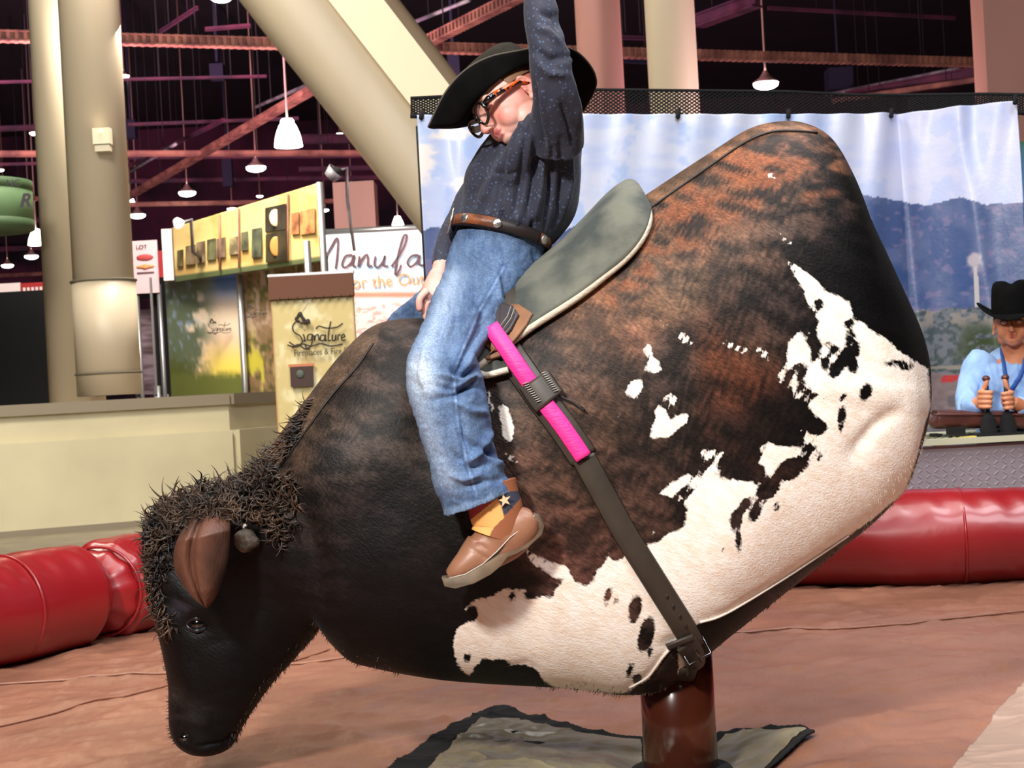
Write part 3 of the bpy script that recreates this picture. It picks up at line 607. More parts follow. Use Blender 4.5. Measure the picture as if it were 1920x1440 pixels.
redtube('inflatable_tube',[(-2.75,3.3,zc_),(-2.2,4.45,zc_),(c0.x,c0.y,zc_),(c1.x-.02,c1.y-.1,zc_)],'left section of the red inflated ring tube cut by the left edge',[],1,extra=(2.35,))
redtube('inflatable_tube',[(c1.x-.03,c1.y-.13,zc_-.004),(c2.x,c2.y,zc_),(-.85,6.42,zc_),(0,6.5,zc_),(.8,6.4,zc_)],'red inflated ring tube section just behind the bull head',[.08],2)
redtube('inflatable_tube',[(.72,6.42,zc_-.003),(1.1,6.27,zc_),(1.55,6.12,zc_),(2.1,6.02,zc_),(2.9,5.8,zc_),(3.1,4.9,zc_)],'red inflated ring tube section at right, below the metal table',[],3,extra=(1.02,1.45))
# centre opening: black underlay and grey-olive cover
m_tarp=mat('olive_grey_tarp',(146,136,110),.34,var=((104,94,76),3,(1,1,1),.35,.65),bump=(12,.4,.02,(1,.6,1)))
def G(px,py,z=Z_MAT): p=Pz(px,py,z); return p
def sheet(name,outer,z,m,label,cat,th,amp,seed,par=None):
    pts=[G(a,b) for a,b in outer]; P2=np.array([(p.x,p.y) for p in pts]); lo=P2.min(0); hi=P2.max(0)
    gx=np.linspace(lo[0],hi[0],280); gy=np.linspace(lo[1],hi[1],280); X,Y=np.meshgrid(gx,gy); sd=poly_sdf(X,Y,P2)
    Zh=z+matz(X,Y)-Z_MAT+amp*(fbm(X*5,Y*9,seed)-.3)*np.clip(sd/.08,0,1)
    idx=-np.ones(X.shape,int); V=[];Fc=[]
    for j in range(280):
        for i in range(280):
            if sd[j,i]>-.004: idx[j,i]=len(V); V.append((X[j,i],Y[j,i],Zh[j,i]))
    for j in range(279):
        for i in range(279):
            q=(idx[j,i],idx[j,i+1],idx[j+1,i+1],idx[j+1,i])
            if min(q)>=0: Fc.append(q)
    o=mk(name,(V,Fc),m); s=o.modifiers.new('solid','SOLIDIFY'); s.thickness=th; s.offset=1
    if label: tag(o,label,cat)
    return o
sheet('black_underlay',[(690,1470),(745,1428),(800,1395),(860,1358),(900,1340),(945,1332),(1000,1342),(1060,1354),(1140,1361),(1200,1362),(1345,1360),(1420,1354),(1500,1354),(1527,1362),(1500,1374),(1440,1400),(1420,1440),(1420,1520),(700,1520)],Z_MAT+.012,m_blk,'black underlay showing as a dark rim around the post opening','underlay',.004,.0,41)
sheet('olive_cover',[(770,1475),(822,1424),(868,1385),(905,1355),(960,1353),(1010,1362),(1100,1366),(1200,1368),(1200,1500),(780,1500)],Z_MAT+.02,m_tarp,'crumpled olive-grey cover left of the bull post','cover',.004,.035,42)
sheet('olive_cover',[(1342,1372),(1362,1362),(1430,1359),(1510,1360),(1445,1392),(1410,1415),(1342,1440)],Z_MAT+.02,m_tarp,'small olive-grey cover corner right of the bull post','cover',.004,.02,43)
# grey-white mat corner bottom right
q=[(1783,1445),(1920,1290),(2000,1250),(2100,1300),(2000,1500),(1800,1500)]
sheet('pale_mat_panel',q,Z_MAT+.012,mat('pale_taupe_vinyl',(168,140,124),.5,bump=(8,.2,.01)),'pale taupe mat panel at the bottom right corner','mat panel',.006,.006,44)
# ================================================= CONTROL TABLE
m_dia=bpy.data.materials.new('diamond_plate'); m_dia.use_nodes=True; nt=m_dia.node_tree; b=nt.nodes['Principled BSDF']
b.inputs['Base Color'].default_value=(*lin((176,168,176)),1); b.inputs['Metallic'].default_value=.55; b.inputs['Roughness'].default_value=.42
m_chk=mat('raised_tread',(200,192,196),.35,metal=.6)
TY=6.75; tx0=P(1600,830,TY).x; tx1=P(2080,830,TY).x; zt=P(1800,824,TY).z
e=thing('control_table','metal table clad in diamond plate behind the red tube at right','table',((tx0+tx1)/2,TY+.3,0))
mk('front_panel',box(((tx0+tx1)/2,TY+.01,zt/2-.01),(tx1-tx0,.02,zt-.03)),m_dia,e,smooth=False)
tr=[]
for i in range(int((tx1-tx0)/.036)):
    for j in range(15):
        x=tx0+.02+i*.036; z=zt-.06-j*.022; s=1 if (i+j)%2 else -1
        tr.append(box((x,TY-.001,z),(.022,.004,.005),Matrix.Rotation(s*math.radians(42),3,'Y')))
mk('tread_bars',join(*tr),m_chk,e,smooth=False)
m_top=mat('ribbed_rubber_top',(186,184,158),.5); mk('table_top',box(((tx0+tx1)/2,TY+.32,zt-.005),(tx1-tx0+.04,.72,.025)),m_top,e,smooth=False)
mk('top_ribs',join(*[box((tx0+.02+i*.03,TY+.2,zt+.009),(.012,.42,.006),Matrix.Rotation(-.5,3,'Z')) for i in range(int((tx1-tx0)/.03))]),mat('grey_green_rib',(130,128,106),.6),e,smooth=False)
for x in (tx0+.05,tx1-.05):
    for y in (TY+.06,TY+.62): mk('leg',cyl((x,y,0),(x,y,zt-.02),.02,n=10),m_pole,e)
a=P(1803,818,TY-.01); o=tag(mk('yellow_label',box((a.x,TY-.004+.01,zt-.004),(.235,.05,.026),Matrix.Rotation(-.05,3,'Y')),mat('yellow_tape',(214,190,92),.5),smooth=False),'yellow strip stuck along the table edge under the leather case','strip')
# brown leather case
m_lea=mat('brown_leather',(92,50,42),.38,var=((66,34,30),6,(1,1,1),.35,.7),bump=(40,.2,.004))
a=P(1806,793,TY+.12); zc2=zt+.012
e=thing('leather_case','brown leather case lying on the metal table','case',(a.x,TY+.12,zc2))
cv=[]; 
for sx,zz,s in ((0,0,1),):
    bm_=limb([(1746,790,TY+.12,8,.03),(1750,792,TY+.12,16,.06),(1762,792,TY+.12,18,.07),(1830,792,TY+.12,17,.07),(1925,793,TY+.12,17,.07),(1935,793,TY+.12,10,.04)],k=4,n=24,p=.6); cv=bm_
dz=zc2-min(v.z for v in cv[0]); cv=([v+Vector((0,0,dz+.012)) for v in cv[0]],cv[1]); mk('case_body',cv,m_lea,e)
mk('rim',tube([P(x,777+.5*abs(x-1835)/90,TY+.04)+Vector((0,0,0)) for x in np.linspace(1752,1920,20)],.005,6),m_lea,e)
mk('latch',box(P(1792,808,TY+.03),(.075,.03,.03)),m_blk,e,smooth=False); mks('foot',(box((a.x-.12,TY+.12,zc2+.006),(.03,.1,.014)),box((a.x+.14,TY+.12,zc2+.006),(.03,.1,.014))),m_blk,e,smooth=False)
# joystick controller
e=thing('joystick_controller','black two-stick controller gripped by the seated operator','controller',(P(1860,790,TY+.02).x,TY+.05,zt))
for x in (1852,1888):
    t=P(x-1,764,TY+.02); bb=P(x+2,806,TY+.02); mk('bellows',lathe((bb.x,TY+.02,zt+.008),[(.038,0),(.042,.01),(.034,.018),(.04,.028),(.031,.036),(.036,.048),(.027,.058),(.03,.07),(.02,.085),(.012,.1)],n=24),m_blk,e)
    mk('stick',cyl((bb.x,TY+.02,zt+.09),(bb.x,TY+.02,zt+.24),.009,n=12),mat('black_steel',(20,20,22),.3,metal=.5),e); mk('knob',ell((bb.x,TY+.02,zt+.25),(.017,.017,.014)),m_lea,e)
mk('base_plate',box((P(1870,806,TY+.02).x,TY+.04,zt+.012),(.2,.12,.012)),m_blk,e,smooth=False)
# ================================================= MECHANICAL BULL
D0=3.6
ST=[((1728,700),(1728,702),.004),((1724,655),(1727,750),.085),((1706,600),(1722,810),.135),((1678,540),(1704,870),.175),((1642,465),(1688,912),.205),((1608,392),(1664,944),.225),
((1582,322),(1622,985),.243),((1548,262),(1572,1025),.255),((1506,236),(1505,1078),.265),((1458,231),(1432,1135),.272),((1400,245),(1365,1188),.276),((1330,288),(1305,1238),.278),
((1250,340),(1240,1288),.28),((1172,392),(1170,1298),.28),((1090,448),(1090,1288),.28),((1010,510),(1005,1282),.278),((930,566),(915,1277),.27),((850,600),(830,1270),.258),
((770,597),(752,1258),.245),((700,612),(705,1248),.232),((640,666),(663,1236),.22),((582,742),(630,1206),.207),((522,822),(609,1176),.192),((474,884),(602,1172),.172),
((405,912),(590,1192),.145),((325,935),(572,1212),.128),((275,985),(548,1240),.117),((272,1060),(525,1264),.11),((288,1140),(502,1292),.104),((306,1215),(482,1320),.092),
((317,1275),(462,1350),.078),((318,1325),(448,1376),.07),((320,1362),(440,1392),.068),((330,1390),(428,1404),.06),((352,1408),(408,1412),.04),((380,1417),(381,1418),.004)]
STA=np.array([[t[0],t[1],b[0],b[1],w] for t,b,w in ST],float); NS=len(ST)
def ring_at(s):
    a=catmull_at(STA,s); return P(a[0],a[1],D0),P(a[2],a[3],D0),max(a[4],.003)
def bpt(s,a,off=0.0):
    T,B,w=ring_at(s); c=(T+B)/2; h=(T-B)/2; ca,sa=math.cos(a),math.sin(a)
    hs=math.copysign(abs(ca)**.92,ca); ws=math.copysign(abs(sa)**.80,sa); hl=h.length+1e-6
    return c+h*(1+off/hl)*hs+Vector((0,-1,0))*(w+off)*ws
NI,NA=(NS-1)*13+1,230
ss=np.linspace(0,NS-1,NI); V=[]
for s in ss:
    for k in range(NA): V.append(bpt(s,2*math.pi*k/NA))
Fc=[(i*NA+k,i*NA+(k+1)%NA,(i+1)*NA+(k+1)%NA,(i+1)*NA+k) for i in range(NI-1) for k in range(NA)]
Fc.append(tuple(range(NA))); Fc.append(tuple(range((NI-1)*NA,NI*NA))[::-1])
me=bpy.data.meshes.new('t'); me.from_pydata([tuple(v) for v in V],[],Fc)
bm=bmesh.new(); bm.from_mesh(me); bmesh.ops.recalc_face_normals(bm,faces=bm.faces); bm.to_mesh(me); bm.free()
n=len(me.vertices); co=np.empty(n*3); me.vertices.foreach_get('co',co); co=co.reshape(-1,3); no=np.empty(n*3); me.vertices.foreach_get('normal',no); no=no.reshape(-1,3)
# symmetric sculpting: mirror the far half onto the near half for all carved forms
def mfolds(co,no,fl):
    m=co.copy(); far=m[:,1]>D0; m[far,1]=2*D0-m[far,1]; nm=no.copy(); nm[far,1]*=-1
    px,py=proj(m); wgt=np.clip(-nm[:,1]*1.5+.3,0,1); h=np.zeros(len(co))
    for pl,w,a in fl:
        d,t=line_dist(px,py,pl); h+=a*np.exp(-(d/w)**2)*np.sin(np.clip(t,0.03,.97)*math.pi)**.4 if len(pl)>1 else a*np.exp(-(np.hypot(px-pl[0][0],py-pl[0][1])/w)**2)
    return co+no*(h*wgt)[:,None]
F1=[([(640,865)],90,.020),([(700,1065)],120,.015),([(560,930),(590,1050),(600,1140)],28,-.016),([(795,690),(800,760),(810,860)],40,-.014),
([(1600,700),(1590,760)],110,.012),([(1680,770),(1640,800),(1600,850)],13,-.010),([(1620,880),(1605,850),(1640,800)],34,-.006),([(1440,880),(1400,1000),(1350,1110)],70,.012),
([(330,1095),(370,1130),(400,1150)],26,.016),([(352,1172),(388,1172)],15,-.012),([(300,1060),(330,1110)],26,.006),([(420,1200),(440,1290)],50,.008),([(345,1240),(375,1330)],26,.008),
([(338,1378),(350,1390)],9,-.012),([(370,1400),(420,1392),(445,1370)],5,-.006),([(345,1350),(400,1352)],20,.006),
([(430,970),(520,1000),(545,1120)],40,.010),([(470,1150),(520,1220)],34,.008),([(900,1060),(980,1120),(1010,1230)],26,-.006),([(1240,1210),(1275,1195)],10,-.006)]
co=mfolds(co,no,F1)
# panel seams (crest, rump, belly)
SEAMS=[[(700,645),(668,690),(622,742),(575,806),(535,862),(500,905)],[(1204,402),(1260,362),(1343,304),(1400,266),(1447,248),(1490,246),(1532,250)],[(1590,1003),(1545,1034),(1460,1090),(1360,1150),(1312,1166)],[(1272,1198),(1240,1235),(1215,1268),(1180,1288)],[(940,1262),(962,1247),(985,1244),(1005,1254),(1030,1282)]]
co=mfolds(co,no,[(sm,5,-.006) for sm in SEAMS[:2]]+[(sm,6,-.004) for sm in SEAMS[2:]])
me.vertices.foreach_set('co',co.ravel()); me.update()
me.polygons.foreach_set('use_smooth',[True]*len(me.polygons)); me.vertices.foreach_get('normal',no.ravel()) if False else None
bull_bvh=BVHTree.FromPolygons([tuple(c) for c in co],[tuple(p.vertices) for p in me.polygons])
CAMP=Vector((0,0,EYE))
def onb(px,py,off=0.0):
    d=(P(px,py,1.0)-CAMP).normalized(); h=bull_bvh.ray_cast(CAMP,d)
    if h[0] is None:
        h=bull_bvh.find_nearest(P(px,py,D0)); return h[0]+h[1]*off,h[1]
    return h[0]+h[1]*off,h[1]
# ---- hide pattern: signed distances in side-view units of the hide itself
m_=co.copy(); far=m_[:,1]>D0; m_[far,1]=2*D0-m_[far,1]; px,py=proj(m_)
# undo the small perspective spread between the mid plane and the flank
WH=[[(1474,490),(1500,502),(1528,522),(1548,545),(1580,560),(1592,566),(1600,592),(1640,622),(1668,640),(1690,662),(1740,692),(1745,760),(1712,880),(1690,940),(1592,1003),(1545,1034),(1460,1092),(1360,1152),(1312,1168),(1268,1198),(1240,1240),(1205,1288),(1170,1300),(1090,1296),(1040,1290),(1022,1278),(1004,1252),(980,1246),(950,1246),(935,1256),(930,1240),(905,1232),(895,1252),(878,1268),(858,1246),(850,1212),(856,1180),(884,1160),(872,1142),(892,1122),(925,1118),(950,1102),(986,1106),(1010,1100),(1040,1112),(1046,1090),(1020,1072),(1000,1060),(985,1030),(1002,1040),(1028,1052),(1060,1062),(1078,1090),(1100,1098),(1116,1088),(1118,1070),(1132,1060),(1140,1036),(1150,1018),(1170,1014),(1192,1024),(1234,1018),(1252,1000),(1284,988),(1290,950),(1270,938),(1236,926),(1256,906),(1286,890),(1312,884),(1340,870),(1352,874),(1346,890),(1400,905),(1424,898),(1440,880),(1420,868),(1432,850),(1424,838),(1440,830),(1462,838),(1478,838),(1506,838),(1512,818),(1500,808),(1528,806),(1544,796),(1524,776),(1508,752),(1492,748),(1480,726),(1462,718),(1458,700),(1480,692),(1474,668),(1478,642),(1500,622),(1528,626),(1536,606),(1524,584),(1510,566),(1512,548),(1498,528),(1488,512)]]
IS=[[(1205,648),(1218,648),(1226,672),(1240,684),(1236,698),(1216,700),(1206,694),(1218,684),(1210,664)],[(1172,732),(1186,714),(1206,712),(1206,726),(1192,748),(1176,742)],[(1228,764),(1244,764),(1256,786),(1288,772),(1294,788),(1270,806),(1252,820),(1222,822),(1216,808),(1232,790)],
[(1244,744),(1258,736),(1274,752),(1262,762)],[(1262,620),(1282,626),(1302,642),(1294,648),(1272,638)],[(1350,640),(1366,640),(1402,654),(1396,662),(1366,654)],[(1414,648),(1428,654),(1448,668),(1440,674),(1420,664)],[(1310,846),(1330,842),(1362,848),(1352,856),(1318,862)],
[(1438,326),(1450,328),(1456,336),(1440,334)],[(1462,440),(1478,446),(1488,462),(1470,452)],[(936,756),(950,762),(964,800),(960,832),(946,826),(940,800)],[(908,720),(916,730),(926,770),(920,768)],[(940,850),(958,852),(972,866),(962,866)],[(1236,602),(1262,610),(1250,616)],[(1155,776),(1160,776),(1162,790)],
[(1214,990),(1232,992),(1226,1000)],[(452,976),(462,984),(456,990)],[(1272,1208),(1292,1230),(1286,1268),(1272,1262)]]
SP=[(1590,668,16,26,40),(1536,570,9,10,0),(1560,652,14,9,20),(1530,660,11,17,30),(1592,608,11,10,0),(1600,638,14,9,30),(1570,690,13,20,40),(1600,690,11,10,0),(1547,680,9,13,0),(1520,636,15,10,20),(1500,690,17,11,-10),(1478,708,9,15,0),(1624,735,12,17,20),(1582,745,7,8,0),(1578,778,9,16,10),(1576,800,6,11,0),
(1520,740,15,9,10),(1502,722,9,13,30),(1690,682,22,6,5),(1672,680,12,5,-10),(1546,742,6,5,0),(1480,880,34,19,-28),(1440,915,26,19,-45),(1500,868,20,12,-20),(1416,960,10,18,25),(1456,950,7,8,0),(1380,975,12,20,10),(1384,1008,6,22,-4),(1398,944,16,9,-40),(1536,856,6,8,0),(1356,1030,4,5,0),
(1530,800,22,16,0),(1370,892,26,9,5),(1420,892,20,13,10),(1306,890,10,6,0),(1285,922,18,9,-20),(1518,842,14,10,0),(1155,1035,18,17,20),(1140,1118,6,16,15),(1156,1126,5,8,20),(1190,1142,12,27,8),(1211,1192,15,34,12),(1220,1222,6,10,20),(1180,1258,6,12,20),(1196,1274,10,10,0),(960,1118,7,10,0),(1010,1076,17,11,50),(1040,1094,16,8,-30),(1008,1104,32,12,20),(1000,1115,16,9,0),
(884,1152,12,16,10),(936,1248,24,12,0),(910,1246,12,12,0),(876,1234,6,8,0),(896,1256,10,8,10),(1700,690,10,5,0)]
wht=np.full(len(px),-999.)
for p_ in WH: wht=np.maximum(wht,poly_sdf(px,py,p_))
for (cx,cy,rx,ry,an) in SP:
    a=math.radians(an); dx=px-cx; dy=py-cy; u=dx*math.cos(a)+dy*math.sin(a); v=-dx*math.sin(a)+dy*math.cos(a)
    sd=(np.sqrt((u/rx)**2+(v/ry)**2)-1)*min(rx,ry); wht=np.minimum(wht,sd)
for p_ in IS: wht=np.maximum(wht,poly_sdf(px,py,p_))
# belly strip outside the light piping is dark hide
BS=[(1600,1004),(1545,1037),(1460,1093),(1360,1153),(1308,1170),(1320,1260),(1500,1180),(1640,1020),(1690,930),(1668,945)]
wht=np.minimum(wht,-poly_sdf(px,py,BS)); wht=np.minimum(wht,-poly_sdf(px,py,[(1270,1198),(1240,1237),(1214,1270),(1180,1292),(1180,1330),(1300,1330),(1276,1268)])+3)
wht=np.clip(wht/30,-1,1)
# base colour control points: hide colour by region, bluish brow highlight painted in
CP=[(1250,350,60,(92,58,38)),(1400,290,60,(120,66,38)),(1500,300,40,(118,70,46)),(1440,330,50,(134,72,40)),(1300,420,60,(98,56,34)),(1360,400,50,(96,64,44)),(1240,500,60,(104,76,54)),(1200,560,50,(110,72,46)),(1140,610,45,(132,84,54)),(1180,640,40,(140,86,60)),
(1400,480,60,(90,62,46)),(1500,380,60,(96,66,50)),(1480,430,50,(62,48,42)),(1560,400,60,(40,28,24)),(1600,480,80,(18,14,16)),(1680,600,80,(12,10,12)),(1640,560,60,(12,10,12)),(1450,560,60,(48,36,34)),(1400,620,50,(72,48,38)),(1360,680,50,(98,48,26)),(1400,740,50,(92,44,24)),(1380,800,50,(50,28,22)),(1440,770,50,(36,20,16)),(1500,800,30,(26,18,18)),
(1250,700,60,(62,46,40)),(1160,700,60,(82,60,48)),(1120,780,60,(88,60,44)),(1240,860,60,(60,40,32)),(1200,920,60,(74,48,38)),(1300,930,40,(44,28,24)),(1080,900,60,(80,52,38)),(1060,980,60,(84,50,38)),(1100,1060,50,(90,54,44)),(1000,780,50,(80,56,42)),(1010,880,50,(84,54,40)),(960,660,50,(60,44,38)),
(720,680,70,(58,44,38)),(660,760,70,(60,46,38)),(700,850,60,(58,46,40)),(760,780,60,(54,42,36)),(620,860,50,(50,40,36)),(740,960,70,(34,26,28)),(700,1060,80,(26,18,22)),(640,1000,50,(44,28,26)),(620,1080,50,(34,22,24)),(800,1000,70,(36,26,26)),(840,1100,70,(22,16,18)),(750,1180,80,(16,12,14)),(900,1180,50,(16,12,14)),(960,1262,30,(12,10,10)),
(560,980,60,(40,28,24)),(500,1060,60,(20,16,20)),(450,1160,80,(12,11,15)),(400,1250,60,(10,10,13)),(360,1340,30,(34,30,30)),(400,1390,30,(12,11,13)),(330,1100,40,(22,20,24)),(330,1300,16,(40,36,34)),(340,1130,30,(42,42,52)),(600,780,40,(66,48,34)),(560,850,40,(62,44,32)),(1450,1110,60,(40,36,40)),(1380,1180,50,(12,10,12)),(1560,1040,40,(90,60,40)),(1500,1090,50,(40,32,32)),(1250,1270,50,(50,36,32)),(1620,990,30,(28,20,20))]
acc=np.zeros((len(px),3)); ws=np.zeros(len(px))+1e-9
for (cx,cy,r,c) in CP:
    w=1/(1+((px-cx)**2+(py-cy)**2)/(r*r))**3; acc+=w[:,None]*np.array(c,float); ws+=w
basec=acc/ws[:,None]*.92; basec=basec*.78+basec.mean(1)[:,None]*np.array([.225,.22,.22])
brin=sstep(640,300,py)*sstep(1050,1250,px)*.6+.3
# orange brindle streaks follow the lie of the hair
rot=math.radians(-32); U=px*math.cos(rot)-py*math.sin(rot); Vv=px*math.sin(rot)+py*math.cos(rot)
st=fbm(px/46+py/90,py/15-px/60,61); st2=fbm(px/9+py/14,py/5,62)
k=(.55+.95*sstep(.35,.68,st)*.9+.35*(st2-.5))*1.0
basec=basec*(1+(k[:,None]-1)*np.clip(.35+.9*brin,0,1)[:,None])
top_=poly_sdf(px,py,[(1150,420),(1330,300),(1450,252),(1540,262),(1590,340),(1560,380),(1450,400),(1330,440),(1210,560),(1120,640),(1130,560)])
og=sstep(.52,.64,st)*sstep(-30,40,top_); basec=basec*(1-og[:,None]*.75)+np.array([122,66,38.])*og[:,None]*.75
dk=sstep(.5,.36,st)*sstep(-30,40,top_); basec=basec*(1-dk[:,None]*.55)+np.array([34,20,14.])*dk[:,None]*.55
strip=np.maximum(poly_sdf(px,py,[(1204,404),(1260,364),(1343,306),(1400,268),(1447,250),(1532,252),(1480,200),(1380,220),(1150,370)]),poly_sdf(px,py,[(706,645),(668,692),(622,744),(575,808),(500,907),(430,910),(640,600),(720,590)]))
basec=np.where((strip>0)[:,None],basec*.55+np.array([110,84,62.])*.45*(.6+.8*st[:,None]),basec)
lum=basec.mean(1); basec=basec*(np.clip(lum/46,.15,1)**.9)[:,None]
me2=me; me2.name='hide_body'
m_hide=bpy.data.materials.new('cowhide'); m_hide.use_nodes=True; nt=m_hide.node_tree; b=nt.nodes['Principled BSDF']; L=nt.links
def N(t,**kw):
    x=nt.nodes.new(t)
    for k_,v_ in kw.items(): setattr(x,k_,v_)
    return x
tc=N('ShaderNodeTexCoord')
def nz(scale,stretch,rotv=(0,0,0),det=3):
    mp=N('ShaderNodeMapping',vector_type='TEXTURE'); mp.inputs['Scale'].default_value=tuple(1/v for v in stretch); mp.inputs['Rotation'].default_value=rotv; L.new(tc.outputs['Object'],mp.inputs[0])
    q=N('ShaderNodeTexNoise'); q.inputs['Scale'].default_value=scale; q.inputs['Detail'].default_value=det; L.new(mp.outputs[0],q.inputs['Vector']); return q
def mth(op,a,b_=None,c_=None):
    q=N('ShaderNodeMath',operation=op)
    for i,v in enumerate((a,b_,c_)):
        if v is None: continue
        if isinstance(v,(int,float)): q.inputs[i].default_value=v
        else: L.new(v,q.inputs[i])
    return q.outputs[0]
aw=N('ShaderNodeAttribute',attribute_name='white'); ac=N('ShaderNodeAttribute',attribute_name='col')
hairR=(0,math.radians(38),0)
n1=nz(32,(1,1,1),(0,0,0),5); n2=nz(210,(.38,1,1),hairR,3); n3=nz(420,(.3,1,1),hairR,2); n4=nz(60,(.4,1,1),hairR,4)
f=mth('ADD',aw.outputs['Fac'],mth('MULTIPLY',mth('SUBTRACT',n1.outputs[0],.5),.30))
f=mth('ADD',f,mth('MULTIPLY',mth('SUBTRACT',n2.outputs[0],.5),.30))
f=mth('MULTIPLY',f,9); f=mth('ADD',f,.5); cl=N('ShaderNodeClamp'); L.new(f,cl.inputs[0])
# dark hide streaks
mr=N('ShaderNodeMapRange'); mr.inputs[1].default_value=.3; mr.inputs[2].default_value=.7; mr.inputs[3].default_value=.55; mr.inputs[4].default_value=1.45; L.new(n2.outputs[0],mr.inputs[0])
mr2=N('ShaderNodeMapRange'); mr2.inputs[1].default_value=.3; mr2.inputs[2].default_value=.7; mr2.inputs[3].default_value=.7; mr2.inputs[4].default_value=1.3; L.new(n4.outputs[0],mr2.inputs[0])
vs=N('ShaderNodeVectorMath',operation='SCALE'); L.new(ac.outputs['Color'],vs.inputs[0]); L.new(mth('MULTIPLY',mr.outputs[0],mr2.outputs[0]),vs.inputs['Scale'])
wc=N('ShaderNodeMix',data_type='RGBA'); wc.inputs[6].default_value=(*lin((255,248,238)),1); wc.inputs[7].default_value=(*lin((244,226,206)),1)
wr=N('ShaderNodeMapRange'); wr.inputs[1].default_value=.4; wr.inputs[2].default_value=.75; L.new(n4.outputs[0],wr.inputs[0]); L.new(wr.outputs[0],wc.inputs[0])
mx=N('ShaderNodeMix',data_type='RGBA'); L.new(cl.outputs[0],mx.inputs[0]); L.new(vs.outputs[0],mx.inputs[6]); L.new(wc.outputs[2],mx.inputs[7]); L.new(mx.outputs[2],b.inputs['Base Color'])
b.inputs['Roughness'].default_value=.5; b.inputs['Specular IOR Level'].default_value=.2; b.inputs['Sheen Weight'].default_value=.025; b.inputs['Sheen Roughness'].default_value=.4
bp1=N('ShaderNodeBump'); bp1.inputs['Strength'].default_value=.5; bp1.inputs['Distance'].default_value=.0025; L.new(mth('ADD',n2.outputs[0],mth('MULTIPLY',n3.outputs[0],.7)),bp1.inputs['Height']); L.new(bp1.outputs[0],b.inputs['Normal'])
bull=thing('mechanical_bull','cowhide-covered mechanical bull, dark head lowered, white flank patches, on brown post','mechanical bull',(.37,3.6,Z_MAT))
me2.materials.append(m_hide); put_attrs(me2,{'col':linA(basec),'white':wht})
ob=bpy.data.objects.new('hide_body',me2); COL.objects.link(ob); setpar(ob,bull)
# piping
m_pipe=mat('pale_piping',(222,212,200),.5); m_dpipe=mat('dark_piping',(16,12,11),.5)
def mirror(vf): return [Vector((v[0],2*D0-v[1],v[2])) for v in vf[0]],[tuple(f[::-1]) for f in vf[1]]
def seamtube(name,pl,r,m,off=.0,lab=None):
    pts=[onb(a[0],a[1],off)[0] for a in catmull(pl,6)]; t=tube(pts,r,6)
    mk(name,t,m,bull,label=lab); mk(name,mirror(t),m,bull,label=lab)
seamtube('seam_piping',SEAMS[0],.0028,m_dpipe,.001,'dark crest piping'); seamtube('seam_piping',SEAMS[1],.0028,m_dpipe,.001,'dark rump piping')
for s_ in SEAMS[2:4]: seamtube('seam_piping',s_,.0028,m_pipe,.002,'pale belly piping')
# belly tassel fringe (short hair on the lower edge and rump) as hair blades
m_hair=mat('dark_hair',(28,21,17),.5,var=((92,70,54),16,(1,1,1),.4,.7)); m_whair=mat('white_hair',(240,226,208),.6)
def blade(p,d,l,w,curl,cax,seg=8):
    pts=[];q=Vector(p);dd=Vector(d).normalized()
    for i in range(seg+1): pts.append(q.copy()); q=q+dd*(l/seg); dd=(Matrix.Rotation(curl/seg,3,cax)@dd)
    return tube(pts,[w*(1-i/(seg+.6)) for i in range(seg+1)],3)
vf=[]; R=random.Random(5)
def rhair(poly,count,l,w,curl,updir,store,spread=.7,lift=.5,both=True):
    P2=np.array(poly,float); lo=P2.min(0); hi=P2.max(0); c=0; tries=0
    while c<count and tries<count*8:
        tries+=1; x=R.uniform(lo[0],hi[0]); y=R.uniform(lo[1],hi[1])
        if poly_sdf(np.array([x]),np.array([y]),poly)[0]<0: continue
        p,nn=onb(x,y,-.002); c+=1
        d=Vector(updir)+nn*lift+Vector((R.gauss(0,spread),R.gauss(0,spread)*.6,R.gauss(0,spread)))
        ax=Vector((R.gauss(0,1),R.gauss(0,1),R.gauss(0,1))).normalized()
        b_=blade(p,d,l*R.uniform(.6,1.3),w*R.uniform(.7,1.4),curl*R.uniform(.3,1.4),ax)
        store.append(b_)
        if both and nn.y<-.15: store.append(mirror(b_))
pollv=[]
rhair([(300,930),(400,905),(480,880),(560,900),(560,950),(510,975),(440,980),(420,960),(340,960),(330,1010),(280,1000)],560,.055,.0036,5.0,(-.2,-.1,.1),pollv)
rhair([(272,960),(330,950),(330,1000),(318,1060),(300,1100),(330,1180),(300,1190),(276,1080)],480,.042,.0034,4.6,(-.1,0,-.8),pollv,.5)
rhair([(500,960),(540,960),(555,1000),(530,1030),(505,1010)],70,.045,.0034,4.6,(0,-.3,-.3),pollv,.6)
rhair([(420,890),(520,830),(600,730),(560,830),(500,900)],220,.035,.0028,1.6,(-.7,0,-.3),pollv,.35)
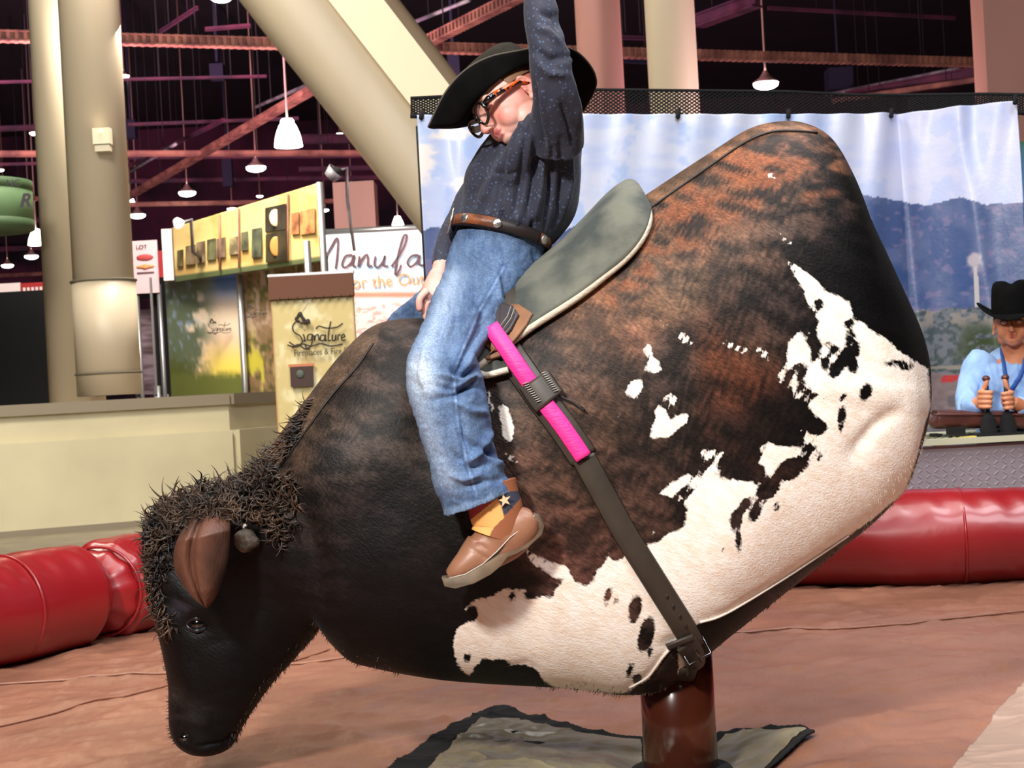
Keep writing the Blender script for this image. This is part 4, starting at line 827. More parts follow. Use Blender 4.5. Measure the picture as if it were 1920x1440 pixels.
# silhouettes along poll top
for i in range(150):
    s=R.uniform(22.6,27.2); a=R.uniform(-1.1,1.1); p=bpt(s,a,-.003); c=(ring_at(s)[0]+ring_at(s)[1])/2; nn=(p-c).normalized()
    pollv.append(blade(p,nn+Vector((R.gauss(0,.5),R.gauss(0,.5),R.gauss(0,.5))),.035*R.uniform(.5,1.2),.0032,3.0*R.random(),Vector((R.gauss(0,1),R.gauss(0,1),R.gauss(0,1))).normalized()))
rhair([(330,940),(440,930),(450,960),(420,985),(380,975),(340,985)],10,.04,.003,3,(0,-.5,0),pollv,.6)
for i in range(170):
    t_=R.random(); q_=P(345+t_*95+R.gauss(0,6),968-20*math.sin(t_*3.1)+R.gauss(0,8),3.335); b_=blade(q_,Vector((R.gauss(-.2,.6),R.gauss(-.3,.3),R.gauss(.1,.6))),.034*R.uniform(.6,1.2),.003,3.0*R.random()+.6,Vector((R.gauss(0,1),R.gauss(0,1),R.gauss(0,1))).normalized()); pollv.append(b_); pollv.append(mirror(b_))
tag(mk('poll_curls',join(*pollv),m_hair,bull,label='curly brown-black hair on the poll and forehead'),kind='stuff')
muz=[]
def edgehair(s0,s1,a0,a1,cnt,l,store,w=.0013,dirv=(-.3,0,-.6)):
    for i in range(cnt):
        s=R.uniform(s0,s1); a=R.uniform(a0,a1)*R.choice((1,-1)); p=bpt(s,a,-.002); c=(ring_at(s)[0]+ring_at(s)[1])/2; nn=(p-c).normalized()
        store.append(blade(p,nn*.7+Vector(dirv)+Vector((R.gauss(0,.25),R.gauss(0,.25),R.gauss(0,.25))),l*R.uniform(.5,1.2),w,.5,Vector((0,1,0)),3))
edgehair(18,32,2.6,3.14,700,.012,muz); edgehair(7.2,15,2.75,3.14,380,.011,muz); edgehair(28,33,0,.5,160,.010,muz)
tag(mk('short_dark_fur',join(*muz),m_hair,bull),kind='stuff')
wf=[]; edgehair(1.5,6.5,2.3,3.14,1200,.010,wf,.0006,(.3,0,-.5)); edgehair(11.4,14,2.9,3.14,500,.009,wf,.0006)
tag(mk('short_white_fur',join(*wf),m_whair,bull),kind='stuff')
# ear
m_ear=mat('brown_ear_hide',(98,60,44),.55,var=((44,28,22),9,(1,1,.6),.42,.62),bump=(180,.5,.003,(1,1,.3)))
def ear(ym):
    ax=[(398,952),(390,974),(380,1012),(378,1055),(382,1090),(386,1120),(389,1138)]; wd=[16,40,52,51,38,21,4]
    A=catmull(ax,14); Wd=catmull([(w,) for w in wd],14)[:,0]; V=[];Fc=[]; n=64
    D=np.interp(np.linspace(0,1,len(A)),[0,.3,1],[3.39,3.33,3.36])
    for i,(a,w) in enumerate(zip(A,Wd)):
        c=P(a[0],a[1],D[i]); wm=w*D[i]/FPX
        for q in range(n):
            t=2*math.pi*q/n; x=math.cos(t)*wm; y=-math.sin(t)*(.016*min(1,w/30)+.003)
            y+=.020*math.exp(-((x/wm+.30)/.12)**2)*(math.sin(t)>0)*1.0 - .012*(1-(x/wm)**2)*(math.sin(t)>0)
            V.append(c+Vector((x,y,x*.15)))
    for i in range(len(A)-1):
        for q in range(n): Fc.append((i*n+q,i*n+(q+1)%n,(i+1)*n+(q+1)%n,(i+1)*n+q))
    Fc.append(tuple(range(n))); Fc.append(tuple(range((len(A)-1)*n,len(A)*n))[::-1]); return V,Fc
E=ear(0); e1=mk('ear',E,m_ear,bull,label='drooping brown leaf-shaped ear'); mk('ear',mirror(E),m_ear,bull,label='drooping brown leaf-shaped ear')
eh=[]
for i in range(120):
    t=R.random(); s=R.choice((-1,1)); yy=965+t*170; w=np.interp(t,[0,.15,.3,.5,.7,.9,1],[26,46,53,50,37,20,4]); xx=np.interp(yy,[962,1020,1055,1138],[392,378,378,389])+s*w*.96
    eh.append(blade(P(xx,yy,3.36),Vector((s*.6,R.gauss(0,.4),-.6)),.010,.0008,.4,Vector((0,1,0)),3))
tag(mk('ear_fringe',join(*eh),m_hair,e1),kind='stuff')
# horn stump
m_horn=mat('grey_brown_horn_knot',(104,90,72),.6,var=((50,40,32),30,(1,1,1),.35,.65),bump=(60,.6,.01))
p,nn=onb(470,1010); p=p+nn*.012; hs=fuse('horn_stump',[ell(p+nn*.005,(.026,.02,.026)),ell(p+Vector((-.012,-.012,.008)),(.014,.012,.014)),ell(p+Vector((.014,-.012,-.004)),(.016,.012,.014)),ell(p+Vector((-.004,-.016,-.014)),(.014,.010,.012))],.003,m_horn,bull,3)
mk('horn_stump',mirror(([v.co for v in hs.data.vertices],[tuple(q.vertices) for q in hs.data.polygons])),m_horn,bull)
# eye
m_eye=mat('glossy_black_eye',(6,5,6),.05,coat=1); m_lid=mat('black_eyelid',(22,20,24),.35)
p,nn=onb(371,1170); 
for far_ in (0,1):
    q=Vector((p.x,2*D0-p.y if far_ else p.y,p.z)); sg=1 if far_ else -1
    mk('eye',ell(q+Vector((0,-sg*.004,0)),(.019,.014,.016)),m_eye,bull)
    for dz_ in (.012,-.012): 
        mk('eyelid',tube([q+Vector((.024*math.cos(t),sg*(.010-.012*abs(math.cos(t))),.017*math.sin(t)*(1 if dz_>0 else -1)*.8)) for t in np.linspace(0,math.pi,16)],.005,8),m_lid,bull)
# nostril and mouth
p,nn=onb(347,1384); o_=ell(p,(.013,.006,.009)); mk('nostril',o_,m_eye,bull); mk('nostril',mirror(o_),m_eye,bull)
# pedestal post
m_post=mat('glossy_brown_post',(74,32,18),.2,var=((40,16,10),4,(1,1,1),.35,.65),coat=.5)
pt=P(1268,1270,3.6); rp=.083
post=mk('post',join(cyl((pt.x,3.6,.06),(pt.x,3.6,pt.z+.12),rp,n=48)),m_post,bull)
mk('post_stripe',cyl((pt.x+.018,3.6-rp+.001,.1),(pt.x+.018,3.6-rp+.001,pt.z+.02),.0035,n=8),mat('pale_post_stripe',(150,96,78),.3),post)  # thin paler strip down the front of the post
mk('rubber_collar',lathe((pt.x,3.6,.172),[(rp,.05),(rp+.03,.045),(rp+.045,.02),(rp+.05,0)],n=40),m_blk,bull)
mk('lacquer_cuff',lathe((pt.x,3.6,.0),[(rp+.001,pt.z-.2),(rp+.004,pt.z-.19),(rp+.004,pt.z-.17),(rp+.001,pt.z-.16)],n=40),m_post,post)
# ---- saddle pad (rests on the back)
m_pad=mat('grey_suede',(104,104,92),.8,var=((56,62,58),9,(1,1,1),.38,.62),bump=(70,.25,.006),sheen=.1); m_flc=mat('cream_fleece_edge',(212,204,184),.8,bump=(160,.6,.004))
pad=thing('saddle_pad','grey suede saddle pad with cream fleece edge, behind the rider','saddle pad',bpt(14.5,0,.01))
# edge profile: station -> half angle
PE=catmull([(12.98,.0),(12.86,.22),(12.66,.42),(12.60,.56),(12.74,.66),(13.1,.73),(13.6,.77),(14.2,.80),(15.2,.80),(16.0,.84),(16.45,.86),(16.62,.6),(16.66,.3),(16.7,.0)],10)
PCs=np.interp(np.linspace(0,1,len(PE)),[0,.12,1],[12.98,13.0,16.7])
def padpt(i,b,off):
    e_=PE[i]; s=PCs[i]*(1-abs(b))+e_[0]*abs(b); a=e_[1]*b
    lift=.014+.036*math.exp(-((s-13.1)/.8)**2)*(1-abs(b)**2.5)
    return bpt(s,a,off+lift)
B_=np.linspace(-1,1,64); nA=len(B_); V=[];Fc=[]
for i in range(len(PE)):
    for b_ in B_: V.append(padpt(i,b_,0))
for i in range(len(PE)-1):
    for j in range(nA-1): Fc.append((i*nA+j,i*nA+j+1,(i+1)*nA+j+1,(i+1)*nA+j))
o=mk('suede_cover',(V,Fc),m_pad,pad); sm=o.modifiers.new('s','SOLIDIFY'); sm.thickness=.026; sm.offset=0
edge=[padpt(i,1,.002) for i in range(1,len(PE)-1)]; edge2=[padpt(i,-1,.002) for i in range(len(PE)-2,0,-1)]
mk('fleece_edge',tube(edge,.0095,10,flat=1.0),m_flc,pad); mk('fleece_edge',tube(edge2,.0095,10),m_flc,pad)
# ---- girth strap with pink bull rope
m_bst=mat('worn_dark_leather',(66,58,48),.45,var=((50,44,37),8,(1,1,1),.35,.65),bump=(90,.2,.002)); m_pink=mat('neon_pink_rope_wrap',(255,52,150),.5,bump=(60,.4,.004,(1,1,4)),emit=None); m_slv=mat('dark_keeper_leather',(60,52,46),.5)
def ribbon(pl,w_px,off,th,k=8,straight=False):
    C=[];Nn=[]
    for a in catmull(pl,k): p,nn=onb(a[0],a[1],off); C.append(p);Nn.append(nn)
    # relax
    for _ in range(3):
        C=[C[0]]+[(C[i-1]+C[i]*2+C[i+1])/4 for i in range(1,len(C)-1)]+[C[-1]]
        Nn=[Nn[0]]+[(Nn[i-1]+Nn[i]*2+Nn[i+1]).normalized() for i in range(1,len(Nn)-1)]+[Nn[-1]]
    return ribbon3(C,Nn,[w_px(i/(len(C)-1)) if callable(w_px) else w_px for i in range(len(C))],th)
def ribbon3(C,Nn,Wd,th):
    V=[];Fc=[];N_=len(C)
    for i in range(N_):
        d=(C[min(i+1,N_-1)]-C[max(i-1,0)]).normalized(); x=d.cross(Nn[i]).normalized(); w=Wd[i]/2
        for (a,b) in ((-1,0),(-.9,1),(.9,1),(1,0)): V.append(C[i]+x*a*w+Nn[i]*b*th)
    for i in range(N_-1):
        for q in range(4): Fc.append((i*4+q,i*4+(q+1)%4,(i+1)*4+(q+1)%4,(i+1)*4+q))
    Fc.append((0,1,2,3)); Fc.append(tuple((N_-1)*4+q for q in(3,2,1,0))); return V,Fc
strap=thing('girth_strap','dark leather girth strap with neon pink rope wrap around the bull','strap',onb(1100,860)[0])
SPL=[(926,622),(952,658),(985,706),(1018,752),(1056,802),(1094,858),(1130,924),(1172,1000),(1212,1064),(1252,1128),(1284,1180),(1300,1212)]
px2m=3.34/FPX
t=ribbon(SPL[5:],46*px2m,.004,.004); mk('leather_strap',t,m_bst,strap); mk('leather_strap',mirror(t),m_bst,strap,label='strap on the far flank')
t=ribbon(SPL[:6],56*px2m,.002,.004); mk('backing_strap',t,m_bst,strap); mk('backing_strap',mirror(t),m_bst,strap,label='strap on the far flank')
t=ribbon(SPL[:6],33*px2m,.012,.007); t=([Vector(v)+Vector((0,-.050*max(0,1-i/ (len(t[0])*.5)),0)) for i,v in enumerate(t[0])],t[1]); mk('pink_wrap',t,m_pink,strap,label='neon pink rope wrap')
# underside band
C=[];Nn=[]
for a in np.linspace(0,1,14):
    aa=2.72+a*(2*math.pi-2*2.72); s=11.5; p=bpt(s,aa,.006); C.append(p); Nn.append((p-(ring_at(s)[0]+ring_at(s)[1])/2).normalized())
mk('belly_band',ribbon3(C,Nn,[44*px2m]*14,.004),m_bst,strap)
C=[];Nn=[]
for a in np.linspace(-1,1,24):
    s=15.7-.1*(1-abs(a)); aa=a*.8; p=bpt(s,aa,.030); C.append(p); Nn.append((p-(ring_at(s)[0]*.7+ring_at(s)[1]*.3)).normalized())
mk('top_band',ribbon3(C,Nn,[40*px2m]*24,.005),m_bst,strap)
kp=ribbon([(1004,716),(1018,738),(1032,756)],66*px2m,.018,.005,4); mk('leather_keeper',kp,m_slv,strap)
m_st=mat('silver_thread',(168,164,152),.5,metal=.3)
def side(pl,dx): 
    out=[]
    for i in range(10):
        t_=i/9; x=pl[0][0]*(1-t_)+pl[1][0]*t_; y=pl[0][1]*(1-t_)+pl[1][1]*t_; p,_n=onb(x,y,.026); q,_n=onb(x+dx,y+dx*-.35,.026); out.append(tube([p,q],.0012,5))
    return join(*out)
mk('stitching',side([(984,726),(1008,758)],9),m_st,strap); mk('stitching',side([(1018,706),(1040,738)],9),m_st,strap)
mk('thong',tube([onb(a,b,.012)[0] for a,b in catmull([(1044,738),(1058,748),(1072,754),(1086,764),(1096,770),(1090,762)],5)],.0022,6),m_dpipe,strap)
# buckle and punched holes
p,nn=onb(1298,1212,.012); bt=Vector((.42,-.1,-.9)).normalized(); bx=bt.cross(nn).normalized()
def rect_ring(c,u,v,a,b,r): return tube([c+u*a+v*b,c-u*a+v*b,c-u*a-v*b,c+u*a-v*b],r,8,closed=True)
chrome=mat('dark_chrome',(120,120,124),.2,metal=1)
mk('buckle',rect_ring(p,bx,bt,.028,.022,.0032),chrome,strap); mk('buckle',rect_ring(p-bt*.03,bx,bt,.028,.010,.003),chrome,strap); mk('buckle_tongue',tube([p-bt*.022+nn*.004,p+bt*.024+nn*.006],.0025,6),chrome,strap)
mk('strap_tail',ribbon([(1282,1200),(1296,1222),(1300,1240),(1296,1250)],44*px2m,.010,.005,4),m_slv,strap); mk('keeper_loop',ribbon([(1270,1190),(1276,1202)],56*px2m,.012,.006,3),m_slv,strap)
for (x,y) in [(1250,1116),(1261,1134),(1273,1152),(1283,1170)]:
    p,nn=onb(x,y,.0085); mk('punched_hole',ell(p,(.0035,.0012,.005)),m_dpipe,strap)
# leather handhold flap under the rider's thigh
m_tan=mat('tan_leather',(150,104,70),.55,var=((116,78,52),10,(1,1,1),.35,.65)); m_dkl=mat('charcoal_leather_flap',(62,56,60),.45)
flap=thing('rope_flap','tan-edged charcoal leather flap under the rider thigh beside the pink rope','leather flap',onb(960,630)[0])
def patch(name,poly,off,th,m,par,lab=None):
    x,y=zip(*poly); cx,cy=sum(x)/len(x),sum(y)/len(y); B=[]; 
    for i in range(len(poly)):
        a=poly[i]; b_=poly[(i+1)%len(poly)]
        for t_ in (0,.33,.66): B.append((a[0]*(1-t_)+b_[0]*t_,a[1]*(1-t_)+b_[1]*t_))
    V=[];Fc=[];nb=len(B); K=5
    for r in range(K):
        f_=1-r/K
        for (u,v) in B: p,nn=onb(cx+(u-cx)*f_,cy+(v-cy)*f_,off); V.append(p)
    V.append(onb(cx,cy,off)[0])
    for r in range(K-1):
        for i in range(nb): Fc.append((r*nb+i,r*nb+(i+1)%nb,(r+1)*nb+(i+1)%nb,(r+1)*nb+i))
    for i in range(nb): Fc.append(((K-1)*nb+i,(K-1)*nb+(i+1)%nb,len(V)-1))
    o=mk(name,(V,Fc),m,par,label=lab); s=o.modifiers.new('s','SOLIDIFY'); s.thickness=th; s.offset=1; return o
patch('tan_edge',[(955,588),(985,588),(1008,602),(996,622),(975,648),(955,668),(930,670),(905,650)],.032,.006,m_tan,flap)
patch('charcoal_panel',[(940,588),(976,594),(985,608),(970,634),(950,655),(925,650),(905,640)],.040,.005,m_dkl,flap)
mk('stitching',join(tube([onb(x,y,.050)[0] for x,y in [(976,600),(968,618),(952,636)]],.001,5),tube([onb(x,y,.050)[0] for x,y in [(982,602),(974,620),(957,640)]],.001,5)),m_st,flap)
patch('tan_lower_edge',[(905,660),(930,672),(955,664),(945,676),(920,684),(900,672)],.026,.008,m_tan,flap)
flp=thing('pad_flap','small grey suede pad flap with cream edge below the rider knee bend','pad flap',onb(930,690)[0])
patch('suede',[(880,660),(920,672),(958,690),(955,702),(915,710),(885,700)],.014,.014,m_pad,flp)
mk('fleece_edge',tube([onb(x,y,.024)[0] for x,y in catmull([(884,700),(900,706),(915,711),(935,707),(958,700)],4)],.007,8),m_flc,flp)
# ================================================= RIDER
m_skin=mat('fair_skin',(232,176,158),.5,var=((222,152,136),9,(1,1,1),.4,.7),attr='col'); m_skin.node_tree.nodes['Principled BSDF'].inputs['Subsurface Weight'].default_value=.15
m_skin.node_tree.nodes['Principled BSDF'].inputs['Subsurface Radius'].default_value=(.012,.004,.002)
def dxyz(co,p,r): return np.exp(-(((co-np.array(tuple(p)))**2).sum(1))/(r*r))
def head_parts(O,M,s,nose=1.0,child=True):
    # head-local: x = towards the head's left, y = up, z = forward
    def L_(a): return O+M@(Vector(a)*s)
    pr=[ell(L_((0,.012,-.012)),(.074*s,.083*s,.092*s),M),ell(L_((0,-.02,.012)),(.066*s,.07*s,.074*s),M),ell(L_((0,-.058,.028)),(.050*s,.045*s,.05*s),M),
        ell(L_((0,-.084,.052)),(.026*s,.020*s,.022*s),M),ell(L_((.032,-.042,.046)),(.030*s,.032*s,.029*s),M),ell(L_((-.032,-.042,.046)),(.030*s,.032*s,.029*s),M),ell(L_((0,-.058,.040)),(.050*s,.036*s,.038*s),M),
        ell(L_((0,.022,.066)),(.048*s,.026*s,.018*s),M),ell(L_((.045,-.068,.012)),(.020*s,.032*s,.036*s),M),ell(L_((-.045,-.068,.012)),(.020*s,.032*s,.036*s),M)]
    pr.append(tube([L_((0,.008,.078)),L_((0,-.008,.088)),L_((0,-.022,.097)),L_((0,-.031,.101))],[.006*s,.007*s,.009*s,.0105*s*nose],12))
    pr+= [ell(L_((0,-.031,.099)),(.011*s,.009*s,.010*s),M),ell(L_((.010,-.034,.091)),(.007*s,.006*s,.008*s),M),ell(L_((-.010,-.034,.091)),(.007*s,.006*s,.008*s),M)]
    pr+= [ell(L_((0,-.0525,.081)),(.020*s,.0052*s,.0065*s),M),ell(L_((0,-.0625,.078)),(.017*s,.0056*s,.0068*s),M),ell(L_((0,-.045,.076)),(.02*s,.012*s,.012*s),M),ell(L_((0,-.075,.068)),(.022*s,.012*s,.012*s),M)]
    return pr,L_
def ear_parts(L_,M,s,sd):
    c=(.072*sd,-.024,-.008); pr=[]
    pts=[L_((c[0]+sd*(.004+.009*(1-math.cos(t))*.4),c[1]+.030*math.cos(t)*(1 if math.cos(t)>0 else .95),c[2]-.004-.017*math.sin(t)+ (.004 if math.cos(t)<-.5 else 0))) for t in np.linspace(-.35,math.pi*1.02,16)]
    pr.append(tube(pts,.0042*s,8)); pr.append(ell(L_((c[0]+sd*.002,c[1]+.002,c[2]-.006)),(.004*s,.026*s,.014*s),M)); pr.append(ell(L_((c[0]+sd*.004,c[1]-.024,c[2]+.002)),(.005*s,.009*s,.008*s),M))
    pr.append(tube([L_((c[0]+sd*.008,c[1]+.018,c[2]-.004)),L_((c[0]+sd*.009,c[1]+.002,c[2]-.013)),L_((c[0]+sd*.007,c[1]-.014,c[2]-.006))],.0028*s,6)); pr.append(ell(L_((c[0]+sd*.006,c[1]-.002,c[2]+.005)),(.003*s,.006*s,.004*s),M))
    return pr
def frame(fwd,up):
    f=Vector(fwd).normalized(); u=Vector(up); u=(u-f*u.dot(f)).normalized(); l=u.cross(f); return Matrix((l,u,f)).transposed()
def finger(base,dirs,lens,rad):
    p=Vector(base); pts=[p.copy()]
    for d,l in zip(dirs,lens): p=p+Vector(d).normalized()*l; pts.append(p.copy())
    R_=[rad*1.08,rad,rad*.93,rad*.80][:len(pts)]
    C=catmull([tuple(q)+(r,) for q,r in zip(pts,R_)],4); t=tube([Vector(c[:3]) for c in C],[c[3] for c in C],10)
    return join(t,ell(pts[-1],(R_[-1],)*3,n=10))
rider=thing('person','child rider in black cowboy hat, navy shirt and blue jeans astride the mechanical bull','person',bpt(15,0,.03))
# head frame: looking down to the left and slightly towards the viewer's side
fd=Vector((-.74,-.42,-.50)); up=Vector((-.52,.18,.82)); HM=frame(fd,up)
HS=.95; chin=P(934,268,3.47); HO=P(953.5,187.3,3.505)
hp,LH=head_parts(HO,HM,HS)
body=hp+ear_parts(LH,HM,HS,1)+ear_parts(LH,HM,HS,-1)
body.append(limb([(962,190,3.56,34,.045),(980,210,3.59,38,.05),(1004,232,3.6,50,.07)],4))
body.append(limb([(938,452,3.6,74,.085),(958,400,3.6,78,.095),(985,330,3.6,80,.10),(1008,275,3.6,72,.115),(1020,238,3.6,50,.10),(1018,222,3.6,30,.06)],4))
body.append(limb([(1030,262,3.48,34,.04),(1036,190,3.40,28,.032),(1030,110,3.36,25,.028),(1016,50,3.37,24,.027),(1006,-20,3.40,22,.025),(994,-110,3.46,19,.02),(985,-190,3.48,16,.017),(982,-212,3.48,16,.016)],4))
body.append(limb([(1000,262,3.72,34,.04),(935,325,3.76,28,.03),(888,385,3.73,24,.026),(855,440,3.66,20,.022),(830,492,3.61,17,.018),(824,518,3.6,16,.018)],4))
# raised hand (above the frame)
hb=P(982,-225,3.48); body.append(ell(hb+Vector((0,0,.03)),(.032,.014,.045)))
for i,(dx,l) in enumerate([(-.026,.9),(-.009,1.0),(.009,.97),(.026,.8)]): body.append(finger(hb+Vector((dx,0,.065)),[(dx*4,-.1,1),(dx*3,-.25,1),(dx*2,-.4,1)],[.03*l,.02*l,.016*l],.0068))
body.append(finger(hb+Vector((-.028,0,.01)),[(-1,-.2,.7),(-.5,-.3,1)],[.03,.022],.0078))
# gripping hand: palm down the rope in front of the saddle
w0=P(824,518,3.6); kn=P(808,566,3.575)
body.append(limb([(824,512,3.6,18,.018),(819,530,3.59,22,.022),(812,552,3.58,25,.026),(806,570,3.575,21,.024)],4,p=.9))
for i in range(4):
    yo=-.030+.019*i; b0=P(803+i*3,566+i*1.5,3.575)+Vector((0,yo+.006,0))
    body.append(finger(b0,[(-.35,-.05,-1),(.25,0,-1),(1,0,.2)],[.023,.018,.014],.0078))
body.append(finger(P(806,545,3.56)+Vector((-.004,-.018,0)),[(-.7,-.3,-.7),(-.1,0,-1)],[.026,.022],.0088))
# lower legs inside the jeans
body.append(limb([(925,500,3.56,50,.06),(850,640,3.37,44,.05),(830,712,3.275,38,.04),(860,800,3.255,34,.036),(895,900,3.262,28,.03),(915,950,3.262,26,.028)],4))
body.append(limb([(905,500,3.64,46,.06),(810,590,3.80,40,.05),(748,655,3.92,36,.042),(752,780,3.94,32,.036),(770,900,3.93,26,.03)],4))
def skin_col(co):
    c=np.ones((len(co),3))*np.array([232,186,172.])
    lip=np.maximum(dxyz(co,LH((0,-.0505,.090)),.012),np.maximum(dxyz(co,LH((.012,-.0515,.086)),.010),dxyz(co,LH((-.012,-.0515,.086)),.010))); lip2=np.maximum(dxyz(co,LH((0,-.063,.087)),.011),dxyz(co,LH((.009,-.063,.085)),.009))
    c=blend(c,(196,98,98),np.clip(np.maximum(lip,lip2)*1.3-.35,0,1)); c=blend(c,(238,150,140),dxyz(co,LH((.045,-.04,.06)),.028)*.6); c=blend(c,(236,150,140),dxyz(co,LH((0,-.03,.108)),.014)*.5); c=blend(c,(232,140,130),dxyz(co,LH((.078,-.024,-.012)),.026)*.45)
    return linA(c)
def hdisp(co,no):
    for a,r,h in [((.030,.002,.078),.016,-.007),((-.030,.002,.078),.016,-.007),((.0,-.0565,.090),.006,-.0025),((.026,-.056,.076),.006,-.0015),((-.026,-.056,.076),.006,-.0015),((.078,-.012,-.010),.008,-.003)]:
        co=co+no*(dxyz(co,LH(a),r)*h)[:,None]
    return co
fuse('body',body,.0021,m_skin,rider,9,hdisp,skin_col)
m_brow=mat('light_brown_hair',(120,84,58),.7)
m_lash=mat('dark_lashes',(40,24,20),.6)
for sd in (1,-1):
    mk('eyelid',ell(LH((.030*sd,-.001,.0725)),(.0135,.010,.010),HM),m_skin,rider,attrs={'col':np.ones((20*9+2,3))*np.array(linA([230,168,150]))})
    mk('eyelashes',tube([LH((sd*(.030-.013*math.cos(t)),-.005-.003*math.sin(t),.0795+.004*math.sin(t))) for t in np.linspace(0,math.pi,10)],.0012,5),m_lash,rider)
    mk('eyebrow',tube([LH((sd*(.016+.030*t),.018+.006*math.sin(t*3),.083-.018*t*t)) for t in np.linspace(0,1,10)],[.0022,.003,.003,.003,.003,.003,.0026,.0022,.002,.001],6,flat=.6),m_brow,rider)
# cropped hair at the temple and nape under the hat
def hair_cap():
    V=[];Fc=[]; n=40
    for i in range(14):
        ph=.15+i*.115
        for k_ in range(n):
            t=2*math.pi*k_/n; f_=math.cos(t); low= 1.0 if f_<.35 else .62
            p_=min(ph,1.62*low+ .1); V.append(LH((.0765*math.sin(p_)*math.sin(t),.014+.0855*math.cos(p_),-.013+.0945*math.sin(p_)*f_)))
    for i in range(13):
        for k_ in range(n): Fc.append((i*n+k_,i*n+(k_+1)%n,(i+1)*n+(k_+1)%n,(i+1)*n+k_))
    return V,Fc
mk('hair',hair_cap(),m_brow,rider)
# glasses
m_gl=mat('black_tortoise_frame',(16,12,12),.15,coat=.6); m_tort=mat('orange_tortoise_temple',(210,84,24),.2,var=((28,14,10),60,(1,1,1),.50,.57),coat=.5)
glass=thing('eyeglasses','thick black glasses with orange tortoiseshell temples worn by the child rider','glasses',LH((0,0,.1)))
def lens_loop(sd,sc=1):
    out=[]
    for t in np.linspace(0,2*math.pi,33)[:-1]:
        c_,s_=math.cos(t),math.sin(t); x=.0275*math.copysign(abs(c_)**.8,c_)*sc; y=.0205*math.copysign(abs(s_)**.85,s_)*sc
        out.append(LH((sd*(.031+x),-.004+y+.002*(x/.02),.098-.10*abs(.029+x)**1.0*.18-abs(x+.0)*.06)))
    return out
lensm=mat('clear_lens',(255,240,235),.03,alpha=.10,spec=.6)
for sd in (1,-1):
    fr=mk('lens_rim',tube(lens_loop(sd),.0036,8,closed=True),m_gl,glass)
    lp=lens_loop(sd,.97); mk('lens',(lp+[sum(lp,Vector())/len(lp)],[(i,(i+1)%32,32) for i in range(32)]),lensm,glass)
    mk('hinge_block',join(ell(LH((sd*.054,.004,.090)),(.005,.010,.007),HM),tube([LH((sd*.053,.004,.091)),LH((sd*.066,.005,.080)),LH((sd*.072,.004,.064))],[.0065,.008,.0072],8,flat=1)),m_gl,glass)
    mk('temple',tube([LH((sd*.0725,.004,.066)),LH((sd*.078,.001,.04)),LH((sd*.080,-.002,.01)),LH((sd*.081,-.005,-.004)),LH((sd*.080,-.022,-.022))],[.0072,.0066,.0056,.0045,.003],8,flat=.8),m_tort,glass,label='orange and black tortoiseshell temple')
    for q in (.078,.072): mk('rivet',ell(LH((sd*(.0725),.005,q-.008)),(.0012,.0035,.0012),HM),m_st,glass)
mk('bridge',tube([LH((.008,.003,.098)),LH((0,.006,.101)),LH((-.008,.003,.098))],.003,8),m_gl,glass)
# hat
m_felt=mat('black_felt',(5,5,5),.95,spec=.12,var=((9,8,8),30,(1,1,1),.4,.6),bump=(220,.2,.001)); m_felt2=mat('olive_black_felt',(44,40,28),.85,spec=.2,var=((32,28,20),30,(1,1,1),.4,.6),bump=(220,.2,.001)); m_edge=mat('highlit_felt_edge',(74,68,58),.8)
hat=thing('cowboy_hat','black felt cowboy hat tipped over the child rider face','hat',LH((0,.06,0)))
RIM=catmull([(803,238,3.44),(832,178,3.43),(868,135,3.425),(915,108,3.43),(968,96,3.44),(1020,88,3.455),(1072,92,3.48),(1106,122,3.52),(1118,156,3.58),(1104,190,3.64),(1086,212,3.69),(1050,210,3.74),(1000,206,3.80),(940,214,3.80),(890,224,3.74),(850,232,3.62),(818,240,3.52),(803,238,3.44)],5)[:-1]
RW=[P(*a) for a in RIM]; NR=len(RW)
BC=LH((0,.030,-.010)); 
def band_at(i,h=0.0,k=1.0):
    d=RW[i]-BC; lx=d.dot(HM.col[0]); lz=d.dot(HM.col[2]); a=math.atan2(lx,lz)
    return LH((.079*k*math.sin(a),.030+h,-.010+.099*k*math.cos(a)))
V=[];Fc=[]; K=10
for r in range(K+1):
    t=r/K
    for i in range(NR):
        b0=band_at(i); p=b0.lerp(RW[i],t); p+= HM@Vector((0,-.020*math.sin(math.pi*t)*(1-.3*t),0)); V.append(p)
for r in range(K):
    for i in range(NR): Fc.append((r*NR+i,r*NR+(i+1)%NR,(r+1)*NR+(i+1)%NR,(r+1)*NR+i))
o=mk('brim',(V,Fc),m_felt,hat); sm=o.modifiers.new('s','SOLIDIFY'); sm.thickness=.003; sm.offset=0
mk('brim_edge',tube(RW,.0022,6,closed=True),m_edge,hat,label='brim edge with painted highlight')  # edge highlight of the brim put in as a paler colour
V=[];Fc=[]; prof=[(0,1.0),(.02,1.0),(.04,.98),(.056,.95),(.068,.90),(.076,.80),(.079,.6),(.077,.35),(.074,.1)]
n=56
for h,k_ in prof:
    for q in range(n):
        t=2*math.pi*q/n; x=.081*k_*math.sin(t); z=-.010+.101*k_*math.cos(t)
        dent=.0
        if h>.05: dent=-.008*math.exp(-(x/.02)**2)*(h-.05)/.03; x*= 1-.16*max(0,math.cos(t))*(h/.11)
        V.append(LH((x,.030+h+dent,z)))
for i in range(len(prof)-1):
    for q in range(n): Fc.append((i*n+q,i*n+(q+1)%n,(i+1)*n+(q+1)%n,(i+1)*n+q))
Fc.append(tuple(range((len(prof)-1)*n,len(prof)*n)))
mk('crown',(V,Fc),m_felt2,hat)
mk('hat_band',([LH((.0825*math.sin(2*math.pi*q/n)*1.0,.032+h,-.010+.1025*math.cos(2*math.pi*q/n))) for h in (0,.02) for q in range(n)],[(q,(q+1)%n,n+(q+1)%n,n+q) for q in range(n)]),m_felt,hat)
